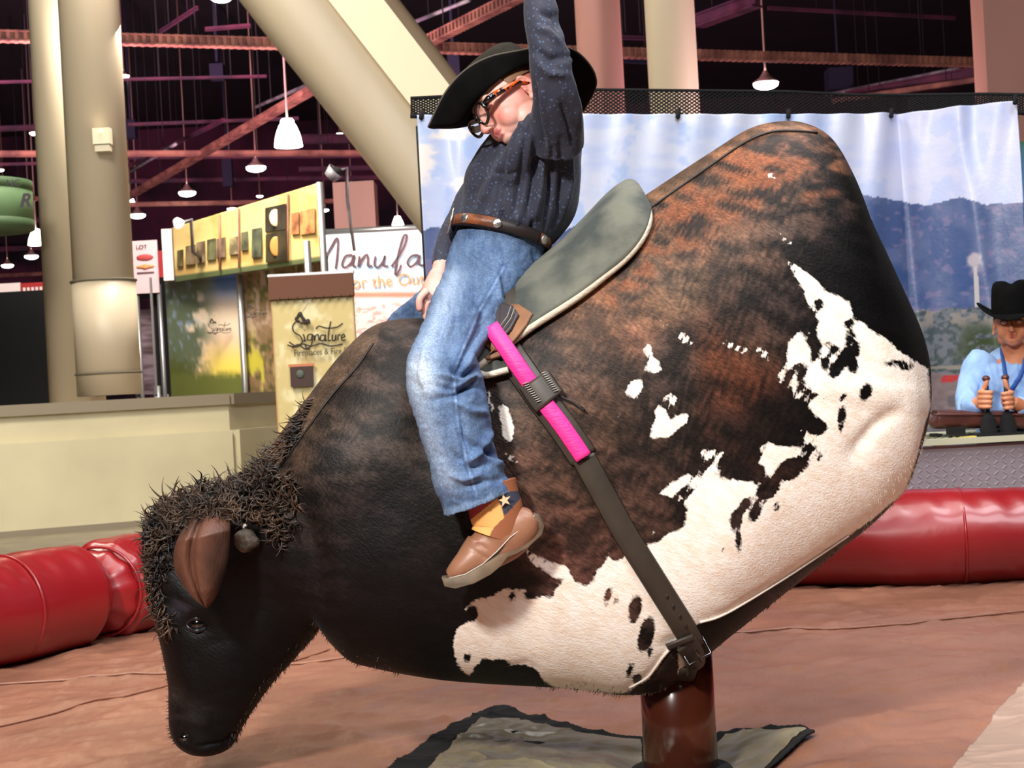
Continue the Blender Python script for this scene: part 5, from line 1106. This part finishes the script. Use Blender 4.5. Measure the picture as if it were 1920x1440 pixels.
# ---- shirt
m_shirt=bpy.data.materials.new('navy_printed_cotton'); m_shirt.use_nodes=True; nt=m_shirt.node_tree; b=nt.nodes['Principled BSDF']; L=nt.links
tc=N('ShaderNodeTexCoord'); 
def vor(scale,th0,th1):
    v=N('ShaderNodeTexVoronoi'); v.inputs['Scale'].default_value=scale; L.new(tc.outputs['Object'],v.inputs['Vector']); r=N('ShaderNodeMapRange'); r.inputs[1].default_value=th0; r.inputs[2].default_value=th1; r.inputs[3].default_value=1; r.inputs[4].default_value=0; L.new(v.outputs['Distance'],r.inputs[0]); return v,r
v1,r1=vor(105,.14,.30); v2,r2=vor(80,.16,.28)
nn_=nz(14,(1,1,1)); bs=N('ShaderNodeMix',data_type='RGBA'); bs.inputs[6].default_value=(*lin((31,36,56)),1); bs.inputs[7].default_value=(*lin((42,45,62)),1); L.new(nn_.outputs[0],bs.inputs[0])
mA=N('ShaderNodeMix',data_type='RGBA'); L.new(mth('MULTIPLY',r1.outputs[0],.5),mA.inputs[0]); L.new(bs.outputs[2],mA.inputs[6]); mA.inputs[7].default_value=(*lin((92,116,158)),1)
mB=N('ShaderNodeMix',data_type='RGBA'); L.new(mth('MULTIPLY',r2.outputs[0],.55),mB.inputs[0]); L.new(mA.outputs[2],mB.inputs[6]); mB.inputs[7].default_value=(*lin((52,34,32)),1); L.new(mB.outputs[2],b.inputs['Base Color'])
b.inputs['Roughness'].default_value=.75; b.inputs['Sheen Weight'].default_value=.12
bp=N('ShaderNodeBump'); bp.inputs['Strength'].default_value=.25; bp.inputs['Distance'].default_value=.002; L.new(nz(300,(1,1,1)).outputs[0],bp.inputs['Height']); L.new(bp.outputs[0],b.inputs['Normal'])
sh=[limb([(938,446,3.6,85,.105),(944,428,3.6,90,.11),(960,398,3.6,103,.122),(976,362,3.6,111,.128),(992,320,3.6,103,.132),(1008,278,3.6,89,.138),(1022,242,3.6,72,.135),(1026,216,3.6,46,.10),(1014,198,3.59,34,.062)],5,36),
 limb([(1042,268,3.48,52,.06),(1044,215,3.42,47,.052),(1038,168,3.375,41,.044),(1031,125,3.36,38,.042),(1026,90,3.36,35,.04),(1018,50,3.37,33,.038),(1012,0,3.39,30,.035),(1004,-70,3.42,26,.03),(992,-150,3.46,22,.025),(985,-198,3.48,20,.022)],5,28),
 limb([(1010,262,3.70,44,.055),(950,310,3.75,42,.045),(902,362,3.735,38,.038),(872,410,3.69,33,.033),(845,455,3.645,27,.028),(826,500,3.61,19,.023)],5,28)]
sh.append(limb([(1018,214,3.50,24,.04),(1000,240,3.46,28,.035),(980,272,3.45,28,.03),(964,310,3.475,30,.03),(956,350,3.51,32,.03)],5,24))
SF=[([(1062,92),(1078,104),(1068,120)],9,.012),([(1010,118),(1030,138),(1060,142)],7,.006),([(1004,95),(1030,112),(1056,108)],7,-.006),([(1010,24),(1040,30),(1052,60)],6,-.005),([(1008,52),(1028,60),(1050,82)],6,.005),([(1040,0),(1056,40),(1054,80)],7,.004),
([(1002,150),(1006,200),(1016,250),(1022,300)],5,-.007),([(1012,160),(1018,215),(1030,270)],5,.004),([(985,255),(978,320),(965,400)],6,-.006),([(1002,260),(1000,330),(988,410)],5,-.007),([(1018,285),(1014,350),(1000,420)],6,.007),([(1034,280),(1032,350),(1020,440)],5,-.007),([(1050,260),(1054,330),(1048,400),(1030,445)],6,-.006),([(1066,270),(1070,340),(1058,400)],6,.005),
([(950,260),(940,320),(932,400)],6,-.004),([(935,290),(924,330),(905,380)],6,.005),([(924,322),(950,330),(975,322)],5,-.003),([(968,225),(985,240),(1000,200)],6,.003),([(905,330),(890,360),(880,400)],7,-.004),([(970,400),(972,425)],5,.006),([(1000,410),(996,440)],5,-.006),([(940,395),(942,420)],5,-.005),([(915,395),(912,418)],5,.005),([(1060,120),(1084,200),(1088,240)],7,.005),([(1050,190),(1068,240),(1074,280)],6,-.006)]
def shirt_disp(co,no):
    co=folds(co,no,[(a_,w_,h_*2.0) for a_,w_,h_ in SF]); n_=fbm(co[:,0]*22+co[:,1]*15,co[:,2]*9,71)-.5
    return co+no*(n_*.007)[:,None]
shirt=fuse('shirt',sh,.0042,m_shirt,rider,3,shirt_disp)
m_col2=mat('navy_collar_cloth',(20,26,46),.75,var=((32,38,60),60,(1,1,1),.4,.6))
mk('collar',join(tube([LH((0,0,0))*0+P(a,b_,d) for a,b_,d in catmull([(962,252,3.425),(962,236,3.425),(966,222,3.425),(976,212,3.43),(992,202,3.44),(1006,196,3.46)],6)],.0065,8)),m_col2,shirt)
def leaf(poly,D,off,m,nm,par):
    pts=[P(a,b_,d) for a,b_,d in poly]; return mk(nm,prism(pts,(0,off,0)),m,par,smooth=False)
leaf([(960,250,3.415),(962,228,3.418),(972,213,3.42),(1002,195,3.44),(1008,204,3.43),(990,228,3.41),(968,252,3.41)],0,.006,m_col2,'collar',shirt)
for (x,y,D) in [(890,366,3.49),(905,322,3.52)]: mk('snap_button',ell(P(x,y,D)-Vector((0,.0,0)),(.0052,.005,.0052)),m_st if y<340 else m_gl,shirt)
mk('cuff',limb([(836,480,3.625,24,.026),(829,494,3.612,23,.0255),(822,509,3.605,21,.024)],3,24),m_shirt,shirt)
mk('cuff',limb([(988,-172,3.475,23,.025),(984,-205,3.48,22,.024)],3,24),m_shirt,shirt)
mk('sleeve_snap',ell(P(1053,52,3.36),(.005,.005,.006)),m_st,shirt)
# ---- jeans
m_den=mat('blue_denim',(96,130,176),.85,attr='col',var=((200,205,215),260,(1,1,1),.35,.65),bump=(340,.35,.0015))
je=[limb([(941,432,3.6,84,.105),(939,455,3.6,88,.11),(930,495,3.59,91,.112),(909,541,3.54,85,.10),(876,590,3.46,74,.086),(846,637,3.37,62,.076),(830,678,3.31,66,.072),(832,706,3.28,73,.073),(840,748,3.262,73,.073),(858,820,3.255,67,.068),(874,883,3.255,67,.064),(897,944,3.258,70,.064)],5,36),
 limb([(925,480,3.62,80,.10),(880,530,3.68,66,.09),(825,585,3.78,58,.078),(772,632,3.88,56,.070),(748,690,3.94,56,.066),(752,780,3.95,54,.06),(765,860,3.94,56,.058),(775,930,3.93,58,.058)],5,32)]
JF=[([(862,500),(850,560),(820,640),(800,700)],8,-.003),([(865,468),(900,500),(930,520)],7,.004),([(880,470),(930,492),(960,505)],5,-.004),([(965,560),(900,640),(870,690)],8,.004),([(915,600),(880,660),(846,720)],7,-.004),([(940,640),(900,690),(860,715)],7,-.007),([(930,660),(880,712),(850,730)],6,.006),([(900,700),(860,740),(810,750)],6,-.005),
([(840,690),(866,700),(905,690)],6,-.005),([(820,700),(860,712),(910,705)],5,.005),([(815,722),(850,730),(900,725)],5,-.004),([(840,745),(880,770),(918,775)],7,.004),([(850,770),(870,800),(872,850)],6,-.003),([(930,800),(900,850),(870,870)],7,.005),([(915,845),(945,855)],7,-.008),([(925,862),(950,880)],7,.006),
([(870,820),(890,838),(925,846)],6,-.005),([(850,850),(880,880),(920,868)],7,-.004),([(845,890),(870,900),(900,890)],6,.004),([(860,915),(900,905),(945,898)],6,-.003),([(985,520),(960,580),(930,620)],7,-.005),([(1000,470),(1010,500),(1000,530)],6,-.003),([(835,560),(845,600),(830,640)],7,.003),([(870,540),(910,580),(900,620)],8,-.003),([(800,640),(790,700),(800,740)],7,.003),([(930,510),(935,560),(960,590)],6,.004)]
def jd(co,no):
    co=folds(co,no,[(a_,w_,h_*2.6) for a_,w_,h_ in JF]); n_=fbm(co[:,0]*24,co[:,2]*20+co[:,1]*8,72)-.5; n3_=np.abs(fbm(co[:,0]*30+co[:,2]*22,co[:,2]*34-co[:,0]*14,75)-.5); co=co+no*(n_*.009-n3_*.009)[:,None]; return co
def jcol(co):
    x,y=proj(co); n_=fbm(x/26,y/26,73); n2_=fbm(x/6,y/20,74); b_=np.ones((len(x),3))*np.array([84,108,142.])
    b_=blend(b_,(68,94,134),sstep(.5,.68,n_)*.8); b_=blend(b_,(120,148,184),sstep(.48,.66,n2_)*.35)
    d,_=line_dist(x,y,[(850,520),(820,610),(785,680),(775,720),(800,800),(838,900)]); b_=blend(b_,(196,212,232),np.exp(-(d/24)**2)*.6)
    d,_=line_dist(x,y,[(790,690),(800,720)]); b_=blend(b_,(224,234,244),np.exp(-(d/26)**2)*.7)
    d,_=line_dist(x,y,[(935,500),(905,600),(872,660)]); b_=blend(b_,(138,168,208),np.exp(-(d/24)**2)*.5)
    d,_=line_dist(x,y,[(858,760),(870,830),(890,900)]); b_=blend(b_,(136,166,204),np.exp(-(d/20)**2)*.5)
    hem=sstep(12,2,np.abs((y-(962-(x-832)*.29))));  b_=blend(b_,(150,178,206),hem*.5*(x>820)*(y>900))
    sd,_=line_dist(x,y,[(945,500),(935,520),(900,580),(866,660),(850,700),(858,790),(876,870),(894,930)]); b_=blend(b_,(66,96,146),np.exp(-((sd-4)/3)**2)*.6); b_=blend(b_,(168,192,216),np.exp(-(sd/2.2)**2)*(.3+.5*vnoise(x/5,y/5,9)))
    return linA(b_)
jeans=fuse('jeans',je,.0034,m_den,rider,3,jd,jcol)
jb=lambda o: BVHTree.FromPolygons([tuple(v.co) for v in o.data.vertices],[tuple(q.vertices) for q in o.data.polygons])
jbv=jb(jeans)
def onj(px,py,off=0.0,bvh=None):
    d=(P(px,py,1.0)-CAMP).normalized(); h=(bvh or jbv).ray_cast(CAMP,d)
    if h[0] is None: h=(bvh or jbv).find_nearest(P(px,py,3.5))
    return h[0]+h[1]*off
m_dden=mat('pale_denim_edge',(150,176,204),.85,bump=(300,.3,.001)); m_thr=mat('denim_stitch',(196,190,180),.7); m_den2=mat('denim_panel',(86,120,168),.85,var=((70,100,148),30,(1,1,1),.4,.6),bump=(340,.35,.0015))
def jline(nm,pl,r,m,off=.001,k=6): mk(nm,tube([onj(a[0],a[1],off) for a in catmull(pl,k)],r,6),m,jeans)
jline('side_seam',[(948,498),(938,520),(902,580),(868,656),(850,702),(856,790),(875,870),(893,934)],.0015,m_thr,.001)
jline('pocket_seam',[(868,436),(866,456),(878,474),(905,490),(938,496)],.0015,m_thr); jline('pocket_seam',[(864,446),(862,460),(874,480),(902,496),(936,503)],.0014,m_thr)
jline('yoke_seam',[(942,500),(962,488),(985,498),(1010,510)],.0015,m_thr); jline('yoke_seam',[(946,506),(964,494),(986,504),(1008,516)],.0014,m_thr)
# back pocket
pk=[(964,502),(1003,516),(996,550),(962,574),(942,556),(950,525)]
jline('back_pocket_stitch',pk+[pk[0]],.0019,m_dden,.003,1); jline('back_pocket_stitch',[(952,530),(970,545),(985,530),(992,548),(960,560)],.0016,m_thr,.003,2)
mk('hem_cuff',limb([(894,932,3.257,72,.066),(897,944,3.258,72.5,.066),(899,952,3.258,72,.066)],3,40,cap=False),m_dden,jeans,label='paler folded hem')
jeans_low=mk('hem_fray',tube([P(899,952,3.258)+Vector((math.cos(t)*72.5*3.258/FPX*CS,math.sin(t)*-.066,0))+Vector((0,0,math.cos(t)*.022)) for t in np.linspace(0,2*math.pi,40)[:-1]],.002,6,closed=True),m_dden,jeans)
# waistband + belt : bands around a tilted ellipse
A0=P(941,441,3.6); ax_=(P(1022,471,3.6)-P(856,428,3.6)); a_r=ax_.length/2; AX=ax_.normalized(); UPV=AX.cross(Vector((0,1,0))).normalized(); UPV=UPV if UPV.z>0 else -UPV
BX=Vector((0,-1,0))+UPV*.10; BX.normalize()
def wband(rx,ry,lo,hi,m,nm,par,th=.003,t0=0,t1=2*math.pi,lab=None,n=72):
    V=[];Fc=[]; closed=abs(t1-t0-2*math.pi)<1e-6
    T=np.linspace(t0,t1,n)[:-1] if closed else np.linspace(t0,t1,n)
    for t in T:
        c_,s_=math.cos(t),math.sin(t); d=AX*math.copysign(abs(c_)**.92,c_)*rx+BX*math.copysign(abs(s_)**.92,s_)*ry; o_=d.normalized()*th
        for a,b_ in ((lo,0),(lo,1),(hi,1),(hi,0)): V.append(A0+d+o_*b_+UPV*a)
    N_=len(T)
    for i in range(N_ if closed else N_-1):
        j=(i+1)%N_
        for q in range(4): Fc.append((i*4+q,i*4+(q+1)%4,j*4+(q+1)%4,j*4+q))
    return mk(nm,(V,Fc),m,par,label=lab)
wband(a_r+.004,.112,-.020,.022,m_den2,'waistband',jeans)
belt=thing('belt','brown tooled leather belt with silver conchos worn over the blue jeans','belt',A0)
m_belt=mat('tooled_brown_leather',(140,82,50),.45,var=((92,54,36),40,(1,1,1),.4,.6),bump=(120,.5,.003)); m_bblk=mat('dark_belt_edge',(36,26,24),.5); m_sil=mat('silver_concho',(205,200,195),.25,metal=.9,bump=(200,.4,.002))
wband(a_r+.008,.116,-.013,.013,m_bblk,'belt_strap',belt,.003); wband(a_r+.0105,.1185,-.011,.011,m_belt,'tooled_overlay',belt,.002,math.pi*.52,math.pi*1.02,'tan tooled leather overlay'); wband(a_r+.0105,.1185,-.011,.011,m_belt,'tooled_overlay',belt,.002,.10,math.pi*.24,'tan tooled leather overlay')
def wpt(t,u,o_): c_,s_=math.cos(t),math.sin(t); d=AX*math.copysign(abs(c_)**.92,c_)*(a_r+.012)+BX*math.copysign(abs(s_)**.92,s_)*.120; return A0+d+d.normalized()*o_+UPV*u,d.normalized()
for t in (math.pi*.53,math.pi*.2,math.pi*.76): 
    p,dn=wpt(t,0,.001); mk('concho',lathe(p,[(.0105,0),(.0105,.002),(.008,.003),(.004,.004),(.001,.0045)],axis=dn,n=24),m_sil,belt)
for t in (math.pi*.44,math.pi*.86,math.pi*.06,math.pi*.66): 
    q=[wpt(t,u,.004)[0] for u in (-.026,-.012,0,.012,.026)]; mk('belt_loop',tube(q,.0062,8,flat=.35),m_den2,jeans)
q0,dn=wpt(math.pi*.985,0,.002); mk('buckle',join(lathe(q0+dn*.001,[(.001,.006),(.012,.005),(.022,.003),(.026,0)],axis=dn,n=30,sc=(1,1.15))),m_sil,belt,label='large silver oval buckle')
mk('buckle_rope_edge',tube([q0+dn*.002+UPV*.030*math.cos(t)+dn.cross(UPV)*.026*math.sin(t) for t in np.linspace(0,2*math.pi,30)[:-1]],.0028,8,closed=True),m_sil,belt)
# ---- boots
m_boot=mat('tan_boot_leather',(166,118,92),.42,var=((128,86,64),7,(1,1,1),.3,.7),bump=(40,.25,.003)); m_sole=mat('worn_rubber_sole',(122,102,80),.65,var=((92,78,62),18,(1,1,1),.35,.65)); m_shaft=mat('painted_boot_shaft',(200,200,200),.45,attr='col')
def shaft_col(co):
    x,y=proj(co); b_=np.ones((len(x),3))*np.array([150,92,62.]); 
    nav=poly_sdf(x,y,[(915,925),(975,920),(975,935),(952,962),(944,966),(936,962),(926,940)])>0; red=poly_sdf(x,y,[(860,950),(930,925),(934,934),(880,978),(868,972)])>0; yel=poly_sdf(x,y,[(878,978),(934,933),(946,970),(925,990),(912,1020),(876,1030)])>0
    b_=np.where(nav[:,None],np.array([62,66,82.]),b_); b_=np.where(red[:,None],np.array([150,34,44.]),b_); b_=np.where(yel[:,None],np.array([240,180,106.]),b_)
    return linA(b_)
def boot(mir,label):
    e=thing('cowboy_boot',label,'boot',P(930,1000,3.26) if not mir else Vector((P(930,1000,3.26).x-.16,2*D0-3.3+.04,P(930,1000,3.26).z)),'rider boots')
    T=(lambda v:v) if not mir else (lambda v:Vector((v.x-.155,2*D0-v.y+.07,v.z+.01)))
    tf=lambda vf:([T(Vector(v)) for v in vf[0]],[tuple(f[::-1]) if mir else f for f in vf[1]])
    fuse('boot_upper',[tf(limb([(944,992,3.262,40,.036),(940,1005,3.262,44,.037),(938,1018,3.262,42,.035)],4,28)),tf(limb([(1003,968,3.262,16,.024),(988,978,3.262,34,.031),(950,1004,3.262,46,.034),(912,1032,3.262,40,.034),(880,1055,3.262,30,.036),(856,1071,3.262,20,.032),(841,1080,3.262,11,.02)],5,28)),tf(limb([(898,1012,3.262,22,.03),(888,1036,3.262,26,.03),(870,1058,3.262,22,.03)],4,24))],.0028,m_boot,e,4,
        (lambda co,no: folds(co,no,[([(885,1030),(910,1046),(930,1050)],4,-.0025),([(895,1018),(915,1032)],4,-.002),([(900,1060),(935,1035)],4,.0015)]) if not mir else co))
    sv=limb([(918,905,3.262,50,.044),(923,930,3.262,50,.043),(930,958,3.262,51,.041),(936,985,3.262,48,.039),(930,1006,3.262,48,.0375)],24,160,cap=True); sv=tf(sv)
    co=np.array([tuple(v) for v in sv[0]]); mk('boot_shaft',sv,m_shaft,e,attrs={'col':shaft_col(co)},label='red, yellow and navy painted boot shaft')
    prof=[(828,1081),(842,1081),(872,1074),(905,1055),(932,1030),(957,1003),(984,983),(1002,962),(1012,966),(1021,985),(1016,1002),(990,1024),(968,1036),(952,1042),(940,1058),(920,1074),(890,1090),(855,1100),(834,1098)]
    V=[];Fc=[]; n=len(prof); ls=9
    for j in range(ls):
        u=-1+2*j/(ls-1)
        for (x,y) in prof:
            t=(x-829)/190; wd=.038*math.sqrt(max(.03,1-((t-.42)/.60)**2))*(1-.10*math.exp(-((t-.62)/.14)**2)); wd*=min(1,(abs(t)+.06)/.18)**.5
            q=P(x,y,3.262); V.append(T(Vector((q.x,3.262+u*wd,q.z))))
    for j in range(ls-1):
        for i in range(n): Fc.append((j*n+i,j*n+(i+1)%n,(j+1)*n+(i+1)%n,(j+1)*n+i))
    Fc.append(tuple(range(n))); Fc.append(tuple(range((ls-1)*n,ls*n))[::-1])
    o=mk('sole',(V,Fc),m_sole,e); bv=o.modifiers.new('b','BEVEL'); bv.width=.002; bv.segments=2; bv.limit_method='ANGLE'
    mk('welt_line',tf(tube([P(x,y,3.262-.0385*math.sqrt(max(.03,1-(((x-829)/190-.42)/.60)**2))*min(1,(abs((x-829)/190)+.06)/.18)**.5) for x,y in [(842,1084),(872,1077),(905,1058),(932,1034),(957,1007),(984,987),(1002,967)]],.0012,5)),m_thr,e)
    if not mir:
        st=[]; cx,cy=946,938
        for i in range(10):
            r_=13 if i%2==0 else 5; a=math.pi*2*i/10-.6; st.append(P(cx+r_*math.cos(a),cy+r_*math.sin(a),3.2165))
        mk('star_inlay',prism(st,(0,.004,0)),mat('cream_star',(222,190,150),.5),e,smooth=False)
    return e
boot(False,'tan leather cowboy boot with red and yellow shaft, hanging before the bull flank'); boot(True,'tan leather cowboy boot hidden on the far side of the bull')
# ================================================= OPERATOR
man=thing('person','seated operator in tall black cowboy hat and pale blue shirt holding two control sticks','person',(P(1895,900,6.98).x,7.35,0))
m_skin2=mat('tan_skin',(190,120,84),.5,attr='col',var=((225,210,200),9,(1,1,1),.4,.7))
MM=frame((-.34,-.93,-.08),(0.0,0,1)); MO=P(1898,602,6.95)
hp,LM=head_parts(MO,MM,1.02,child=False)
mb=hp+ear_parts(LM,MM,1.02,1)+ear_parts(LM,MM,1.02,-1)
mb.append(limb([(1902,628,6.98,25,.055),(1904,655,7.0,26,.06),(1906,680,7.02,40,.08)],3))
mb.append(limb([(1906,670,7.02,50,.06),(1908,720,7.03,70,.08),(1910,800,7.05,66,.09),(1912,880,7.06,64,.09)],3))
for pts in ([(1835,690,7.05,24,.045),(1822,735,6.98,20,.04),(1818,768,6.9,17,.035),(1830,760,6.84,14,.03),(1842,752,6.80,13,.027)],[(1975,690,7.05,24,.045),(1985,735,6.98,20,.04),(1975,772,6.9,17,.035),(1930,765,6.84,14,.03),(1897,755,6.80,13,.027)]): mb.append(limb(pts,4,20))
def fist(cx,cy,sd):
    o=P(cx,cy,6.77); out=[ell(o+Vector((sd*.012,.022,0)),(.026,.030,.042))]
    for i in range(4):
        z=.030-.0205*i; b_=o+Vector((sd*.030,.012,z)); out.append(finger(b_,[(-sd*.4,-1,-.05),(-sd*1,-.35,-.05),(-sd*.5,1,-.05)],[.030,.030-.002*i,.018],.0105-.0006*i))
    out.append(finger(o+Vector((sd*.014,.012,.032)),[(-sd*.35,-.5,1),(-sd*.25,-.1,1)],[.034,.026],.0115)); return out
mb+=fist(1851,748,-1); mb+=fist(1886,750,1)
def mcol(co):
    c=np.ones((len(co),3))*np.array([216,146,108.]); lip=np.maximum(dxyz(co,LM((0,-.052,.088)),.014),dxyz(co,LM((0,-.0625,.086)),.012)); c=blend(c,(168,78,66),np.clip(lip*1.4-.4,0,1))
    return linA(c)
def mdisp(co,no):
    for a,r,h in [((.030,.002,.078),.016,-.007),((-.030,.002,.078),.016,-.007),((0,-.0565,.092),.006,-.003)]: co=co+no*(dxyz(co,LM(a),r)*h)[:,None]
    return co
fuse('body',mb,.0032,m_skin2,man,5,mdisp,mcol)
m_white=mat('eye_white',(190,175,165),.35); m_iris=mat('dark_iris',(36,20,14),.1); m_bl=mat('black_brow_hair',(18,12,10),.7)
for sd in (1,-1):
    ey=mk('eye',ell(LM((.030*sd,.0015,.0745)),(.0125,.0095,.010),MM),m_white,man); mk('iris',ell(LM((.030*sd+.003,.0015,.0835)),(.0062,.0062,.0028),MM),m_iris,ey)
    mk('upper_eyelid',tube([LM((sd*(.030-.014*math.cos(t)),.0035+.0075*math.sin(t),.078+.006*math.sin(t))) for t in np.linspace(0,math.pi,10)],.0022,6),m_bl,man)
    mk('eyebrow',tube([LM((sd*(.012+.036*t),.020+.005*math.sin(t*3),.087-.018*t*t)) for t in np.linspace(0,1,9)],[.0022,.0030,.0033,.0033,.003,.0028,.0025,.002,.0012],6,flat=.6),m_bl,man)
def hair_m():
    V=[];Fc=[]; n=32
    for i in range(12):
        ph=.2+i*.13
        for k_ in range(n):
            t=2*math.pi*k_/n; f_=math.cos(t); p_=min(ph,1.05 if f_>.5 else 1.6); V.append(LM((.0775*math.sin(p_)*math.sin(t),.014+.0865*math.cos(p_),-.013+.0945*math.sin(p_)*f_)))
    for i in range(11):
        for k_ in range(n): Fc.append((i*n+k_,i*n+(k_+1)%n,(i+1)*n+(k_+1)%n,(i+1)*n+k_))
    return V,Fc
mk('hair',hair_m(),m_bl,man)
mh=thing('cowboy_hat','tall black cowboy hat on the seated operator at the right edge','hat',LM((0,.06,0)))
V=[];Fc=[]; n=64; K=8
for r in range(K+1):
    t=r/K
    for q in range(n):
        a=2*math.pi*q/n; rx=.080*(1-t)+.150*t; rz=.100*(1-t)+.180*t; s_=abs(math.sin(a))
        V.append(LM((rx*math.sin(a)*(1-.06*t*s_),.032+ .055*(t**1.7)*s_**2.2-.020*t*t*(1-s_),-.012+rz*math.cos(a))))
for r in range(K):
    for q in range(n): Fc.append((r*n+q,r*n+(q+1)%n,(r+1)*n+(q+1)%n,(r+1)*n+q))
o=mk('brim',(V,Fc),m_felt,mh); sm=o.modifiers.new('s','SOLIDIFY'); sm.thickness=.005; sm.offset=0
V=[];Fc=[]; prof=[(0,1.0),(.03,1.0),(.07,.98),(.105,.94),(.130,.86),(.140,.72),(.138,.5),(.128,.25),(.124,.08)]
for h,k_ in prof:
    for q in range(n):
        t=2*math.pi*q/n; x=.084*k_*math.sin(t); z=-.012+.104*k_*math.cos(t); V.append(LM((x*(1-.12*max(0,math.cos(t))*h/.13),.032+h-(.016*math.exp(-(x/.02)**2) if h>.10 else 0),z)))
for i in range(len(prof)-1):
    for q in range(n): Fc.append((i*n+q,i*n+(q+1)%n,(i+1)*n+(q+1)%n,(i+1)*n+q))
Fc.append(tuple(range((len(prof)-1)*n,len(prof)*n))); mk('crown',(V,Fc),m_felt,mh)
mk('hat_band',([LM((.0855*math.sin(2*math.pi*q/n),.034+h,-.012+.1055*math.cos(2*math.pi*q/n))) for h in (0,.018) for q in range(n)],[(q,(q+1)%n,n+(q+1)%n,n+q) for q in range(n)]),m_felt,mh)
m_bs=mat('pale_blue_shirt',(150,184,228),.8,var=((128,162,212),12,(1,1,1),.4,.6),bump=(260,.2,.001))
ms=[limb([(1904,652,7.01,30,.06),(1905,668,7.03,62,.085),(1905,690,7.04,92,.11),(1907,730,7.05,88,.12),(1910,800,7.06,80,.12),(1912,890,7.07,78,.12)],4,32),
 limb([(1850,675,7.05,34,.07),(1832,705,7.02,34,.065),(1822,740,6.96,30,.056),(1818,766,6.89,26,.048),(1826,764,6.85,22,.04),(1834,757,6.83,18,.034)],4,24),
 limb([(1962,675,7.05,34,.07),(1982,705,7.02,34,.065),(1990,745,6.96,30,.056),(1975,775,6.89,26,.048),(1935,768,6.85,22,.04),(1908,760,6.825,18,.034)],4,24)]
def msd(co,no):
    co=folds(co,no,[([(1822,700),(1840,720),(1835,750)],5,-.010),([(1850,680),(1862,720),(1858,760)],5,.010),([(1870,670),(1880,720),(1876,770)],5,-.010),([(1812,730),(1830,745)],4,.008),([(1815,750),(1835,758)],3,-.008),([(1905,665),(1908,720)],3,.005),([(1925,740),(1950,755)],5,.010)]); return co+no*((fbm(co[:,0]*16,co[:,2]*12,81)-.5)*.016)[:,None]
msh=fuse('shirt',ms,.006,m_bs,man,2,msd)
mks('collar',(tube([P(a,b_,d) for a,b_,d in [(1878,648,6.98),(1884,660,6.93),(1892,672,6.91),(1899,684,6.90)]],.012,8),tube([P(a,b_,d) for a,b_,d in [(1926,648,6.98),(1920,662,6.93),(1912,674,6.91),(1903,686,6.90)]],.012,8)),m_bs,msh)
lan=thing('lanyard','dark blue lanyard hanging on the operator pale blue shirt','lanyard',P(1885,700,6.9))
jm=BVHTree.FromPolygons([tuple(v.co) for v in msh.data.vertices],[tuple(q.vertices) for q in msh.data.polygons])
def onm(x,y,o_): return onj(x,y,o_,jm)
mk('ribbon',tube([onm(a,b_,.006) for a,b_ in catmull([(1878,655),(1881,675),(1885,700),(1889,725)],5)],.010,6,flat=.3),mat('royal_blue_ribbon',(40,84,160),.6),lan)
mk('ribbon',tube([onm(a,b_,.006) for a,b_ in catmull([(1924,655),(1920,685),(1906,715),(1892,735)],5)],.010,6,flat=.3),bpy.data.materials['royal_blue_ribbon'],lan)
# trousers and stool (mostly behind the table)
m_tr=mat('dark_trousers',(30,32,40),.8)
mk('trousers',join(limb([(1912,875,7.08,72,.12),(1912,915,7.06,74,.12),(1912,935,7.0,70,.10)],3,28),limb([(1880,915,7.05,32,.07),(1872,920,6.98,28,.06),(1868,1010,6.97,24,.05),(1868,1120,6.98,22,.045)],3,20),limb([(1945,915,7.05,32,.07),(1950,920,6.98,28,.06),(1952,1010,6.97,24,.05),(1952,1120,6.98,22,.045)],3,20)),m_tr,man)
c=P(1912,900,7.1); st=thing('stool','dark stool under the seated operator behind the table','stool',(c.x,7.12,0)); zs=P(1912,950,7.1).z
mk('seat',lathe((c.x,7.12,zs-.02),[(.001,-.05),(.19,-.05),(.20,-.02),(.19,0),(.001,.0)],n=32),m_blk,st)
for dx,dy in ((-.15,-.15),(.15,-.15),(-.15,.15),(.15,.15)): mk('leg',cyl((c.x+dx,7.12+dy,0),(c.x+dx*.7,7.12+dy*.7,zs-.06),.015,n=10),m_blk,st)
